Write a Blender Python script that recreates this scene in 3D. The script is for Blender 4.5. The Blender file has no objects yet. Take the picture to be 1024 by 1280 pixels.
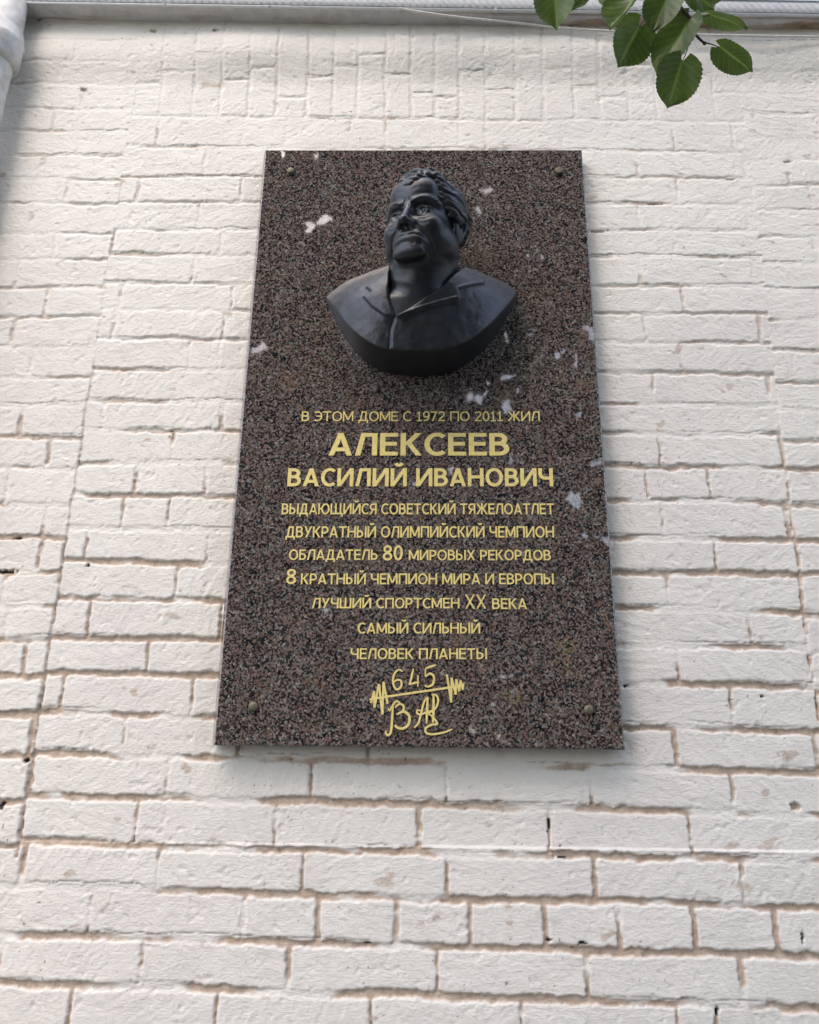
import bpy, bmesh, math, random
import numpy as np
from mathutils import Vector, Matrix
R_ = math.radians
random.seed(7)
rng = np.random.default_rng(11)
sc = bpy.context.scene

# ------------------------------------------------------------------ camera, sky, sun, exposure
F_PX = 1000.0                                   # focal length in pixels of a 1024 px wide frame
CAM = np.array([0.00244, -1.60898, -0.78341])
PITCH, YAW, ROLL = 0.3259, 0.0166, 0.0123
cp, sp, cy, sy = math.cos(PITCH), math.sin(PITCH), math.cos(YAW), math.sin(YAW)
_r = np.array([cy, sy, 0.0]); _f = np.array([-sy*cp, cy*cp, sp]); _u = np.array([sy*sp, -cy*sp, cp])
CR = _r*math.cos(ROLL) + _u*math.sin(ROLL)
CU = _u*math.cos(ROLL) - _r*math.sin(ROLL)
CF = _f
cam_d = bpy.data.cameras.new('camera'); cam = bpy.data.objects.new('camera', cam_d)
sc.collection.objects.link(cam)
m = Matrix.Identity(4)
for i in range(3):
    m[i][0], m[i][1], m[i][2], m[i][3] = CR[i], CU[i], -CF[i], CAM[i]
cam.matrix_world = m
cam_d.sensor_fit = 'HORIZONTAL'; cam_d.sensor_width = 36.0; cam_d.lens = 36.0*F_PX/1024.0
cam_d.clip_start = 0.05; cam_d.clip_end = 500
sc.camera = cam

SUN_EL, SUN_AZ = R_(54), R_(-24)                # azimuth from -y (out of the wall) towards -x (left)
w = bpy.data.worlds.new('World'); sc.world = w; w.use_nodes = True
nt = w.node_tree; bg = nt.nodes['Background']
sky = nt.nodes.new('ShaderNodeTexSky'); sky.sky_type = 'NISHITA'; sky.sun_disc = False
sky.sun_elevation = SUN_EL
sun_dir = Vector((math.sin(SUN_AZ)*math.cos(SUN_EL), -math.cos(SUN_AZ)*math.cos(SUN_EL), math.sin(SUN_EL)))
sky.sun_rotation = math.atan2(sun_dir.x, sun_dir.y)
sky.air_density = 1.0; sky.dust_density = 3.4; sky.ozone_density = 1.0
nt.links.new(sky.outputs[0], bg.inputs[0]); bg.inputs[1].default_value = 0.15
sd = bpy.data.lights.new('sun', 'SUN'); so = bpy.data.objects.new('sun', sd); sc.collection.objects.link(so)
sd.energy = 0.5; sd.angle = R_(150); sd.color = (1.0, 0.965, 0.91)
so.rotation_euler = sun_dir.to_track_quat('Z', 'Y').to_euler()
sc.view_settings.view_transform = 'Standard'; sc.view_settings.look = 'None'
sc.view_settings.exposure = 1.57; sc.view_settings.gamma = 1.0

def inv(px, py, y=0.0):
    """photo pixel -> (x, z) on the plane y = const (all positions were measured off the photograph)"""
    d = CF + CR*(px-512)/F_PX - CU*(py-640)/F_PX
    t = (y-CAM[1])/d[1]; q = CAM + t*d
    return q[0], q[2]
def inv3(px, py, dist):
    d = CF + CR*(px-512)/F_PX - CU*(py-640)/F_PX
    return Vector(CAM + dist*d)

# ------------------------------------------------------------------ helpers
def tag(o, label=None, cat=None, group=None, kind=None):
    if label: o['label'] = label
    if cat: o['category'] = cat
    if group: o['group'] = group
    if kind: o['kind'] = kind
    return o
def empty(name, loc=(0, 0, 0)):
    o = bpy.data.objects.new(name, None); sc.collection.objects.link(o); o.location = loc; o.empty_display_size = .05
    return o
def link(name, me, mat=None, parent=None, smooth=True):
    if mat: me.materials.append(mat)
    if smooth:
        me.polygons.foreach_set('use_smooth', np.ones(len(me.polygons), bool))
    o = bpy.data.objects.new(name, me); sc.collection.objects.link(o)
    if parent:
        o.parent = parent
        o.matrix_parent_inverse = Matrix.Translation(-parent.location)
    return o
def np_mesh(name, V, Q):
    me = bpy.data.meshes.new(name); V = np.asarray(V, np.float32); Q = np.asarray(Q, np.int32)
    n = Q.shape[1]
    me.vertices.add(len(V)); me.vertices.foreach_set('co', V.ravel())
    me.loops.add(Q.size); me.loops.foreach_set('vertex_index', Q.ravel())
    me.polygons.add(len(Q)); me.polygons.foreach_set('loop_start', np.arange(0, Q.size, n, dtype=np.int32))
    me.update(calc_edges=True); me.validate()
    return me
def bm_obj(name, bm, mat, parent=None, smooth=False):
    me = bpy.data.meshes.new(name); bmesh.ops.recalc_face_normals(bm, faces=bm.faces); bm.to_mesh(me); bm.free()
    return link(name, me, mat, parent, smooth)
def add_box(bm, c, s, rot=None):
    r = bmesh.ops.create_cube(bm, size=1.0)
    M = Matrix.Translation(c) @ (rot or Matrix.Identity(4)) @ Matrix.Diagonal((*s, 1))
    bmesh.ops.transform(bm, matrix=M, verts=r['verts']); return r['verts']
def add_tube(bm, pts, rad, n=12, cap=True):
    pts = [Vector(p) for p in pts]; rings = []
    rads = rad if isinstance(rad, (list, tuple)) else [rad]*len(pts)
    prev = None
    for i, p in enumerate(pts):
        t = (pts[min(i+1, len(pts)-1)] - pts[max(i-1, 0)]).normalized()
        a = (prev - t*prev.dot(t)).normalized() if prev else t.orthogonal().normalized()
        prev = a; b = t.cross(a)
        rings.append([bm.verts.new(p + (a*math.cos(k*2*math.pi/n) + b*math.sin(k*2*math.pi/n))*rads[i]) for k in range(n)])
    for r0, r1 in zip(rings, rings[1:]):
        for k in range(n):
            bm.faces.new((r0[k], r0[(k+1) % n], r1[(k+1) % n], r1[k]))
    if cap:
        bm.faces.new(rings[0][::-1]); bm.faces.new(rings[-1])
def catmull(pts, n=8):
    pts = [np.array(p, float) for p in pts]; P = [2*pts[0]-pts[1]] + pts + [2*pts[-1]-pts[-2]]; out = []
    for i in range(1, len(P)-2):
        for k in range(n):
            t = k/n
            out.append(.5*((2*P[i]) + (P[i+1]-P[i-1])*t + (2*P[i-1]-5*P[i]+4*P[i+1]-P[i+2])*t*t + (3*P[i]-P[i-1]-3*P[i+1]+P[i+2])*t**3))
    out.append(pts[-1]); return out

# ------------------------------------------------------------------ numpy noise
_L = rng.random((512, 512)).astype(np.float32)
def vnoise(u, v, seed=0):
    u = u + seed*17.31; v = v + seed*9.77
    iu = np.floor(u).astype(np.int64); iv = np.floor(v).astype(np.int64)
    fu = u-iu; fv = v-iv; fu = fu*fu*(3-2*fu); fv = fv*fv*(3-2*fv)
    a = _L[iu & 511, iv & 511]; b = _L[(iu+1) & 511, iv & 511]; c = _L[iu & 511, (iv+1) & 511]; d = _L[(iu+1) & 511, (iv+1) & 511]
    return (a*(1-fu)+b*fu)*(1-fv) + (c*(1-fu)+d*fu)*fv
def fbm(u, v, oct=4, seed=0, gain=.5):
    s = 0; a = 1.0; t = 0
    for o in range(oct):
        ang = .6*o; cu, su = math.cos(ang), math.sin(ang)
        s = s + a*vnoise((u*cu-v*su)*2**o, (u*su+v*cu)*2**o, seed+o*3+1); t += a; a *= gain
    return s/t - .5
def sst(a, b, x):
    t = np.clip((x-a)/(b-a), 0, 1); return t*t*(3-2*t)

# ------------------------------------------------------------------ materials
def mat(name):
    mt = bpy.data.materials.new(name); mt.use_nodes = True
    return mt, mt.node_tree, mt.node_tree.nodes['Principled BSDF']
def N(nt, typ, **kw):
    n = nt.nodes.new(typ)
    for k, v in kw.items():
        if isinstance(k, str) and hasattr(n, k): setattr(n, k, v)
    return n
def mixc(nt, fac, a, b, blend='MIX'):
    n = nt.nodes.new('ShaderNodeMix'); n.data_type = 'RGBA'; n.blend_type = blend
    for s, v in ((0, fac), (6, a), (7, b)):
        if hasattr(v, 'links') or hasattr(v, 'is_linked'): nt.links.new(v, n.inputs[s])
        else: n.inputs[s].default_value = v if not isinstance(v, tuple) or len(v) == 4 else (*v, 1)
    return n.outputs[2]
def noise(nt, vec, scale, detail=4, rough=.55):
    n = nt.nodes.new('ShaderNodeTexNoise'); n.inputs['Scale'].default_value = scale; n.inputs['Detail'].default_value = detail
    n.inputs['Roughness'].default_value = rough
    nt.links.new(vec, n.inputs['Vector']); return n.outputs['Fac']
def ramp(nt, fac, stops, interp='LINEAR'):
    n = nt.nodes.new('ShaderNodeValToRGB'); e = n.color_ramp; e.interpolation = interp
    while len(e.elements) > 1: e.elements.remove(e.elements[-1])
    for i, (p, c) in enumerate(stops):
        x = e.elements[0] if i == 0 else e.elements.new(p)
        x.position = p; x.color = (*c, 1) if len(c) == 3 else c
    nt.links.new(fac, n.inputs[0]); return n.outputs[0]
def coord(nt): return nt.nodes.new('ShaderNodeTexCoord').outputs['Object']
def bump(nt, h, strength, dist, b):
    n = nt.nodes.new('ShaderNodeBump'); n.inputs['Strength'].default_value = strength; n.inputs['Distance'].default_value = dist
    nt.links.new(h, n.inputs['Height']); nt.links.new(n.outputs[0], b.inputs['Normal']); return n
def G(v): return (v, v, v)

def m_wall():
    mt, nt, b = mat('painted_brick'); co = coord(nt)
    at = nt.nodes.new('ShaderNodeAttribute'); at.attribute_name = 'bare'
    ad = nt.nodes.new('ShaderNodeAttribute'); ad.attribute_name = 'dirt_shade'
    atone = nt.nodes.new('ShaderNodeAttribute'); atone.attribute_name = 'tone'
    paint = mixc(nt, atone.outputs['Fac'], (.765, .735, .685), (.81, .782, .715))
    n1 = noise(nt, co, 3.0, 5)
    paint = mixc(nt, ramp(nt, n1, [(.42, G(0)), (.7, G(.55))]), paint, (.70, .665, .63))
    n2 = noise(nt, co, 45, 6, .65)
    paint = mixc(nt, ramp(nt, n2, [(.5, G(0)), (.78, G(.30))]), paint, (.55, .49, .43))
    n3 = noise(nt, co, 160, 3, .6)
    paint = mixc(nt, ramp(nt, n3, [(.66, G(0)), (.74, G(.5))]), paint, (.40, .36, .33))
    bare = ramp(nt, noise(nt, co, 60, 5, .7), [(.3, (.38, .29, .22)), (.55, (.54, .43, .345)), (.75, (.66, .57, .49))])
    c = mixc(nt, at.outputs['Fac'], paint, bare)
    c = mixc(nt, ad.outputs['Fac'], c, (.022, .018, .015))
    nt.links.new(c, b.inputs['Base Color']); b.inputs['Roughness'].default_value = .72
    b.inputs['Specular IOR Level'].default_value = .3
    mm = nt.nodes.new('ShaderNodeMapping'); mm.inputs['Rotation'].default_value = (0, R_(35), 0); mm.inputs['Scale'].default_value = (1, 1, 3.2)
    nt.links.new(co, mm.inputs[0])
    a1 = noise(nt, mm.outputs[0], 90, 6, .65); a2 = noise(nt, co, 260, 4, .6)
    ma = nt.nodes.new('ShaderNodeMath'); ma.operation = 'MULTIPLY_ADD'
    nt.links.new(a2, ma.inputs[0]); ma.inputs[1].default_value = .45; nt.links.new(a1, ma.inputs[2])
    bump(nt, ma.outputs[0], .42, .0042, b)
    return mt

def m_granite(name, rough=.16):
    mt, nt, b = mat(name); co = coord(nt)
    nw = nt.nodes.new('ShaderNodeTexNoise'); nw.inputs['Scale'].default_value = 300; nw.inputs['Detail'].default_value = 2
    nt.links.new(co, nw.inputs['Vector'])
    wv = nt.nodes.new('ShaderNodeVectorMath'); wv.operation = 'MULTIPLY_ADD'
    nt.links.new(nw.outputs['Color'], wv.inputs[0]); wv.inputs[1].default_value = (.004, .004, .004); nt.links.new(co, wv.inputs[2])
    def vor(scale):
        v = nt.nodes.new('ShaderNodeTexVoronoi'); v.inputs['Scale'].default_value = scale; nt.links.new(wv.outputs[0], v.inputs['Vector'])
        s = nt.nodes.new('ShaderNodeSeparateColor'); nt.links.new(v.outputs['Color'], s.inputs[0]); return s
    s1, s2 = vor(240), vor(290)
    feld = ramp(nt, s1.outputs[0], [(0, (.055, .045, .041)), (.3, (.132, .092, .076)), (.5, (.200, .130, .105)), (.62, (.105, .096, .090)), (.8, (.155, .146, .139)), (.93, (.22, .20, .188)), (1, (.29, .255, .23))])
    blk = ramp(nt, s2.outputs[1], [(0, G(1)), (.39, G(1)), (.43, G(.55)), (.47, G(0))])
    big = ramp(nt, noise(nt, co, 28, 3), [(.35, G(.75)), (.6, G(1))])
    mu = nt.nodes.new('ShaderNodeMath'); mu.operation = 'MULTIPLY'; nt.links.new(blk, mu.inputs[0]); nt.links.new(big, mu.inputs[1])
    c = mixc(nt, mu.outputs[0], feld, (.010, .011, .014))
    st = ramp(nt, noise(nt, co, 9, 4, .6), [(.62, G(0)), (.72, G(.35))])
    c = mixc(nt, st, c, (.20, .13, .07))
    for (px, py, rad) in ((708, 812, .034), (716, 838, .026), (600, 322, .05), (584, 492, .010), (320, 447, .014), (640, 872, .03)):     # ochre lichen stains low down, brown patches higher up
        x_, z_ = inv(px, py); ds = nt.nodes.new('ShaderNodeVectorMath'); ds.operation = 'DISTANCE'; nt.links.new(co, ds.inputs[0]); ds.inputs[1].default_value = (x_, 0, z_)
        mr = nt.nodes.new('ShaderNodeMapRange'); mr.inputs['From Min'].default_value = rad; mr.inputs['From Max'].default_value = 0; nt.links.new(ds.outputs['Value'], mr.inputs['Value'])
        nm = nt.nodes.new('ShaderNodeMath'); nm.operation = 'MULTIPLY'; nt.links.new(mr.outputs[0], nm.inputs[0])
        nt.links.new(ramp(nt, noise(nt, co, 110, 4, .65), [(.46, G(0)), (.60, G(.5))]), nm.inputs[1])
        c = mixc(nt, nm.outputs[0], c, (.30, .23, .09) if py > 480 else (.22, .14, .07))
    nt.links.new(c, b.inputs['Base Color']); b.inputs['Roughness'].default_value = rough
    r2 = ramp(nt, noise(nt, co, 18, 5, .6), [(.35, G(rough)), (.75, G(rough+.03))]); nt.links.new(r2, b.inputs['Roughness'])
    b.inputs['Specular IOR Level'].default_value = 1.0
    return mt

def simple(name, col, rough=.5, metal=0.0, var=.25, scale=40, bmp=.0, bscale=120, bdist=.002, col2=None):
    mt, nt, b = mat(name); co = coord(nt)
    c2 = col2 or tuple(v*(1-var) for v in col)
    c = ramp(nt, noise(nt, co, scale, 5, .6), [(.35, c2), (.65, col)])
    nt.links.new(c, b.inputs['Base Color']); b.inputs['Roughness'].default_value = rough; b.inputs['Metallic'].default_value = metal
    if bmp: bump(nt, noise(nt, co, bscale, 4), bmp, bdist, b)
    return mt

M_WALL = m_wall()
M_GRAN = m_granite('polished_granite', .014)
M_BRONZE = simple('dark_bronze', (.040, .044, .052), .36, .55, .35, 22, .3, 160, .0012, (.026, .029, .034))
M_GOLD = simple('gilded_lettering', (.82, .67, .25), .42, .05, .18, 140, .3, 300, .0008)
M_BRASS = simple('weathered_brass', (.20, .175, .115), .55, .4, .5, 160)
M_PIPE = simple('white_pipe_paint', (.70, .70, .70), .45, 0, .3, 26, .5, 45, .004, (.50, .48, .45))
M_WIRE = simple('white_cable', (.72, .70, .67), .45, 0, .15, 60)
M_TWIG = simple('twig_bark', (.060, .045, .028), .8, 0, .4, 200)
M_SHEET = simple('pale_blue_sheet', (.66, .74, .80), .40, 0, .08, 12)
M_LIP = simple('white_drip_metal', (.74, .75, .76), .35, .0, .12, 30)

def m_soffit():
    mt, nt, b = mat('peeling_soffit_paint'); co = coord(nt)
    at = nt.nodes.new('ShaderNodeAttribute'); at.attribute_name = 'bare'
    base = ramp(nt, noise(nt, co, 25, 6, .65), [(.35, (.56, .545, .53)), (.6, (.70, .69, .675))])
    old = ramp(nt, noise(nt, co, 18, 6, .65), [(.3, (.24, .15, .10)), (.5, (.46, .33, .24)), (.7, (.60, .49, .40))])
    c = mixc(nt, at.outputs['Fac'], base, old)
    sp_ = ramp(nt, noise(nt, co, 130, 3, .6), [(.68, G(0)), (.74, G(.8))])
    c = mixc(nt, sp_, c, (.12, .10, .085))
    nt.links.new(c, b.inputs['Base Color']); b.inputs['Roughness'].default_value = .75
    bump(nt, noise(nt, co, 50, 5), .4, .004, b)
    return mt
M_SOFFIT = m_soffit()

def m_leaf(name, col, col2, trans=.25):
    mt, nt, b = mat(name); co = coord(nt)
    c = ramp(nt, noise(nt, co, 22, 4), [(.35, col2), (.65, col)])
    at = nt.nodes.new('ShaderNodeAttribute'); at.attribute_name = 'vein'
    c = mixc(nt, at.outputs['Fac'], c, tuple(min(1, v*1.9+.012) for v in col))
    nt.links.new(c, b.inputs['Base Color']); b.inputs['Roughness'].default_value = .42
    b.inputs['Specular IOR Level'].default_value = .45
    tr = nt.nodes.new('ShaderNodeBsdfTranslucent'); nt.links.new(c, tr.inputs['Color'])
    mx = nt.nodes.new('ShaderNodeMixShader'); mx.inputs[0].default_value = trans
    nt.links.new(b.outputs[0], mx.inputs[1]); nt.links.new(tr.outputs[0], mx.inputs[2])
    nt.links.new(mx.outputs[0], nt.nodes['Material Output'].inputs['Surface'])
    return mt
M_LEAF = m_leaf('linden_leaf', (.090, .145, .025), (.058, .100, .017), .30)
M_CROWN = m_leaf('crown_leaf', (.055, .095, .025), (.030, .055, .014), .15)

#====WALL
# ------------------------------------------------------------------ brick wall (one relief sheet with real depth)
WY = 0.040                                      # plane of the brick faces
LB = [145, 182, 220, 252, 287, 318, 354, 387, 423.5, 461.6, 501.6, 538, 578, 618, 660, 702, 747.5, 798, 843, 893, 944, 997, 1057, 1112, 1173, 1235, 1297]
RB = [152, 191, 222, 256, 288, 321, 356.6, 392, 429, 466, 505, 542, 583, 627, 674, 717, 763, 808, 857, 911, 964, 1016, 1074, 1131, 1192, 1256, 1320]
PERP = [[197, 304, 437, 574, 703, 842, 917], [257, 797], [301, 847], [248, 799], [276, 843], [241, 801], [290, 854], [279, 806],
        [236, 274, 853], [228, 818], [277, 877], [215, 825], [168, 257, 809, 887], [152, 210, 829], [107, 259, 896], [220, 837],
        [110, 276, 938], [184, 849], [76, 239, 917], [154, 845], [209, 388, 559, 740, 917], [169, 343, 525, 687, 865],
        [198, 379, 559, 743, 930], [112, 304, 398, 496, 588, 682, 774, 870, 972], [175, 361, 547, 734, 929], [86, 270, 464, 653, 848, 897]]
WIDE = {(5, 801): 9, (10, 277): 10, (15, 837): 7, (19, 845): 9, (23, 304): 8, (23, 398): 8, (23, 496): 9, (23, 588): 6, (23, 682): 8, (23, 774): 9, (23, 870): 9,
        (23, 972): 9, (24, 734): 7, (24, 929): 9, (22, 559): 7, (22, 743): 8, (22, 930): 8, (21, 525): 9, (20, 740): 6, (24, 361): 6, (20, 917): 7}
PL = [30, 56, 81, 105, 136, 164, 194, 224, 254, 292, 325, 360, 396, 433, 472, 507, 547, 586, 632, 672, 716, 758, 801, 847, 895, 946, 1003, 1063]
PLP = [[], [98], [75], [105], [67], [97], [52], [83], [39], [69], [22], [57], [16], [39], [], [26], [60], [10], [55], [50], [4], [8], [30], [], [38], [], []]
PR = [33, 60, 92, 117, 143, 173, 201, 232, 263, 295, 329, 362, 400.6, 438, 477.5, 512, 552, 586, 631.6, 677, 717, 769, 816, 864, 920]
PRP = [[], [960], [1015], [], [1021], [1003], [985], [1014], [], [1018], [], [1020], [], [], [], [], [], [], [], [], [], [], [], []]
SOLD = [166, 202, 243, 277, 312, 347, 385, 417, 447, 482, 514, 544, 574, 607, 644, 679, 717, 749, 784, 819, 854, 892, 927]

def wall_fields(X, Z):
    """relief (metres, + = out of the wall), bare mortar mask, dirt mask, tone"""
    n = X.shape
    wob = fbm(X*9, Z*9, 3, 3)*.010 + fbm(X*45, Z*45, 3, 9)*.0085
    wobx = fbm(X*14, Z*14, 3, 21)*.006 + fbm(X*60, Z*60, 2, 29)*.0045
    Zw = Z + wob; Xw = X + wobx
    e_bed_up = np.full(n, 1.0); e_bed_dn = np.full(n, 1.0); e_perp = np.full(n, 1.0); bid = np.zeros(n)
    lowz = sst(.35, -.55, Z)                      # lower courses: raked, less clogged with paint
    xjl = -.770 + .010*fbm(Z*6, Z*0, 2, 5); 
    xjr = np.interp(Z, [-.5, .0, .858], [.797, .808, .832]) + .010*fbm(Z*6, Z*0+4, 2, 6)
    z0 = None
    slope_ref = None
    inC = np.ones(n, bool)
    inL = (Xw < xjl) & (Z > -.915); inR = (Xw > xjr) & (Z > -.66)
    inC = ~inL & ~inR
    # --- infill / lower wall
    bl = [inv(200, y, WY) for y in LB]; br = [inv(850, y, WY) for y in RB]
    bedC = []
    for (xa, za), (xb, zb) in zip(bl, br):
        k = (zb-za)/(xb-xa); k = k*.8
        bedC.append(((za+zb)/2 - k*(xa+xb)/2, k))
    while bedC[-1][0] > -2.5: bedC.append((bedC[-1][0]-.0765, bedC[-1][1]*.8))
    def course(mask, beds, perps, wides, hseed):
        for k in range(len(beds)-1):
            zt = beds[k][0] + beds[k][1]*Xw; zb = beds[k+1][0] + beds[k+1][1]*Xw
            mk = mask & (Zw <= zt) & (Zw > zb)
            if not mk.any(): continue
            e_bed_up[mk] = (zt-Zw)[mk]; e_bed_dn[mk] = (Zw-zb)[mk]
            xs = perps(k); xx = Xw[mk]; best = np.full(xx.shape, 1.0); cell = np.zeros(xx.shape)
            for x, hw in xs:
                best = np.minimum(best, np.abs(xx-x)-hw); cell += (xx > x)
            e_perp[mk] = np.minimum(e_perp[mk], best); bid[mk] = (k+1)*31.7 + cell*7.13 + hseed
    def perpC(k):
        out = []
        if k < len(PERP):
            ym = (LB[k]+LB[k+1])/2; y2 = (RB[k]+RB[k+1])/2
            for p in PERP[k]:
                x, _ = inv(p, ym + (y2-ym)*(p-200)/650, WY); out.append((x, WIDE.get((k, p), 4.2)*.00062))
            xs = [o[0] for o in out]; lo, hi = min(xs), max(xs)
            x = lo-.268
            while x > -5: out.append((x+random.uniform(-.01, .01), .0045)); x -= .268
            x = hi+.268
            while x < 5: out.append((x+random.uniform(-.01, .01), .0045)); x += .268
            if k < 20:
                out += [(x_, .004) for x_ in np.arange(-.36, .36, .26)]
        else:
            step = .134 if k % 5 == 4 else .268
            out = [(x, .0045) for x in np.arange(-5+(k % 2)*.134, 5, step)]
        return out
    random.seed(5)
    soldz = bedC[0][0] + bedC[0][1]*X
    sold = inC & (Zw > soldz)
    course(inC & ~sold, bedC, perpC, None, 0)
    # --- piers
    def pier(mask, ys, pp, px, side, hs):
        beds = []
        for y in ys:
            x_, z_ = inv(px, y, WY); beds.append((z_ - (-.012)*x_, -.012))
        while beds[0][0] < 3.2: beds.insert(0, (beds[0][0]+.0765, -.012))
        off = len(beds)-len(ys)
        while beds[-1][0] > -1.2: beds.append((beds[-1][0]-.0765, -.012))
        def perps(k):
            kk = k-off; out = []
            if 0 <= kk < len(pp) and pp[kk]:
                for p in pp[kk]: out.append((inv(p, (ys[kk]+ys[kk+1])/2, WY)[0], .0045))
                x = out[0][0]
            else:
                x = side*(.93 if k % 2 else 1.05)
            for j in range(1, 16): out.append((x+side*.268*j, .0045))
            return out
        course(mask, beds, perps, None, hs)
    pier(inL, PL, PLP, 60, -1, 300); pier(inR, PR, PRP, 990, 1, 700)
    for xj, mk in ((xjl, (Z > -.93)), (xjr, (Z > -.66))):
        ej = np.abs(Xw-xj) - .0040*sst(.3, -.5, Z) + .0016 + .0034*sst(.05, .4, Z)
        e_perp[mk] = np.minimum(e_perp, ej)[mk]
    # --- soldier course of the flat arch
    xs = [inv(p, 110, WY)[0] for p in SOLD]
    best = np.full(n, 1.0); cell = np.zeros(n)
    for i, x in enumerate(xs):
        fan = 1 + .03*(Z-.95)
        best = np.minimum(best, np.abs(Xw - x*fan) - .0042); cell += Xw > x*fan
    e_perp[sold] = np.minimum(e_perp, best)[sold]
    e_bed_dn[sold] = (Zw-soldz)[sold]
    crossz = np.array([.99 + .09*((i*37 % 11)/11-.5) if i % 3 else (1.06 if i % 2 else .93) for i in range(len(xs)+2)])
    cz = crossz[np.clip(cell.astype(int), 0, len(crossz)-1)]
    e_bed_up[sold] = np.minimum(np.where(Zw < cz, cz-Zw, 1), 1)[sold]
    e_bed_dn[sold] = np.minimum(e_bed_dn, np.where(Zw >= cz, Zw-cz, 1))[sold]
    bid[sold] = (cell*3.7+900)[sold] + (Zw > cz)[sold]*1.9
    # --- joint profile
    hb = .0042 + .0022*lowz
    eu = e_bed_up - hb; ed = e_bed_dn - hb*(.75 + .5*vnoise(X*7, Z*20, 51))
    r = .0045
    def comb(a, b):
        a2 = np.minimum(a, r); b2 = np.minimum(b, r)
        return np.minimum(np.minimum(a, b), r - np.sqrt((r-a2)**2 + (r-b2)**2))
    e = comb(np.minimum(eu, ed), e_perp)
    rag = fbm(X*130, Z*130, 3, 61)*.0050 + fbm(X*38, Z*38, 2, 63)*.0035
    e = e + rag
    patch = fbm(X*6.5, Z*16, 4, 71)               # where the joint is clogged with paint
    clog = sst(-.02-.12*lowz, .12-.07*lowz, patch + .02)
    depth = (.0006 + .0025*clog)*(1-lowz) + (.0011 + .0040*clog)*lowz
    depth = depth*(.5+.5*sst(.95, .45, Z)); depth = np.where(sold, .0007 + .0009*clog, depth)
    jm = 1 - sst(-.0019, .0021, e)
    h = -depth*jm
    # fine crack along the lower edge of beds, raised bead beside joints (trowel ridges under the paint)
    crk = np.abs(e_bed_dn + fbm(X*20, Z*20, 3, 81)*.006 - hb*1.5)
    h -= .0018*(1-sst(.0004, .0022, crk))*sst(-.02, .10, fbm(X*4, Z*30, 3, 83))
    h += .0006*np.exp(-((e-.006)/.0035)**2)*(1-lowz)*(.4+vnoise(X*30, Z*30, 85))
    # faces
    hv = np.sin(bid*12.9898)*43758.5453; hv = hv-np.floor(hv)
    hv2 = np.sin(bid*78.233)*12543.123; hv2 = hv2-np.floor(hv2)
    h += (hv-.5)*.0032*sst(-.004, .012, e)*(.5+.5*lowz)
    ang = (hv2-.5)*2.4; ca, sa = np.cos(ang), np.sin(ang)
    ur = X*ca+Z*sa; vr = -X*sa+Z*ca
    h += fbm(ur*40, vr*130, 4, 91)*.0015 + fbm(X*14, Z*14, 3, 95)*.0030 + fbm(X*240, Z*240, 2, 99)*.0009
    dent = fbm(X*60, Z*60, 3, 101); h -= .0011*sst(.20, .30, dent)
    rg = np.abs(fbm(ur*28, vr*55, 3, 103)); h -= .0009*(1-sst(.0, .014, rg))*sst(.0, .2, fbm(X*9, Z*9, 2, 104))
    # infill slightly behind the piers, plaster smear over the jambs, belly under the ledge
    h += np.where(inC & (Z > -.9), -.0035, .0)*(.12+.88*sst(.45, -.25, Z))
    zb_ = Z + .012*fbm(X*2.2, Z*0, 2, 106); bell = .024*sst(.965, 1.085, zb_)*(1-.75*sst(1.10, 1.20, zb_))
    h += bell*(.85+.5*fbm(X*3, Z*0, 2, 107))
    bare = jm*sst(.12, .8, clog*(.45+.55*lowz) + fbm(X*30, Z*30, 3, 111)*.9)*(.25+.75*lowz + .55*sst(.45, .9, clog)*(1-lowz))
    bare = np.where(sold, bare*.25, bare)
    bare = np.maximum(bare, .7*sst(.285, .32, fbm(X*16, Z*30, 5, 113)))
    dirt_shade = .55*(1-sst(.0003, .0013, crk))*sst(.03, .16, fbm(X*4, Z*30, 3, 83))  # darker along the fine cracks
    for px, py, rx, rz in [(109, 706, .004, .004), (702, 1072, .0085, .0025), (687, 1031, .003, .010), (700, 1057, .0016, .0016), (1, 1008, .006, .008), (22, 672, .009, .003),
                           (6, 714, .022, .003), (1004, 1171, .0022, .008), (897, 1266, .003, .006), (687, 1175, .004, .003), (728, 1179, .008, .0024), (32, 951, .006, .005),
                           (193, 42, .010, .007), (270, 43, .009, .005), (104, 112, .010, .005), (460, 1179, .007, .002), (954, 870, .003, .003), (783, 857, .006, .0025), (50, 26, .006, .006),
                           (746, 289, .018, .003), (816, 254, .014, .003), (914, 224, .011, .002), (985, 202, .010, .004), (996, 1009, .010, .008)]:
        x, z = inv(px, py, WY); q = ((X-x)/rx)**2 + ((Z-z)/rz)**2; q = q*(1+2.0*fbm(X*300, Z*300, 2, 117))
        k_ = 1-sst(.6, 1.2, q); h -= .007*k_; 
        if py in (42, 43, 112, 289, 254, 224, 202, 1009): bare = np.maximum(bare, k_)
        else: dirt_shade = np.maximum(dirt_shade, k_*.95)  # deep shade inside the holes is painted in as near-black
    x, z = inv(213, 540, WY)                       # cluster of dark specks
    q = np.exp(-((X-x)**2+(Z-z)**2*.6)/.012**2)
    dirt_shade = np.maximum(dirt_shade, sst(.16, .24, fbm(X*330, Z*330, 2, 119)*q*1.6))
    dirt_shade = np.maximum(dirt_shade, .8*sst(.375, .41, vnoise(X*240, Z*240, 121)-.59+fbm(X*5, Z*5, 2, 122)*.1))
    tone = sst(-.9, .9, Z + fbm(X*2, Z*2, 2, 125)*1.2)
    return h, bare, dirt_shade, tone

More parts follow.
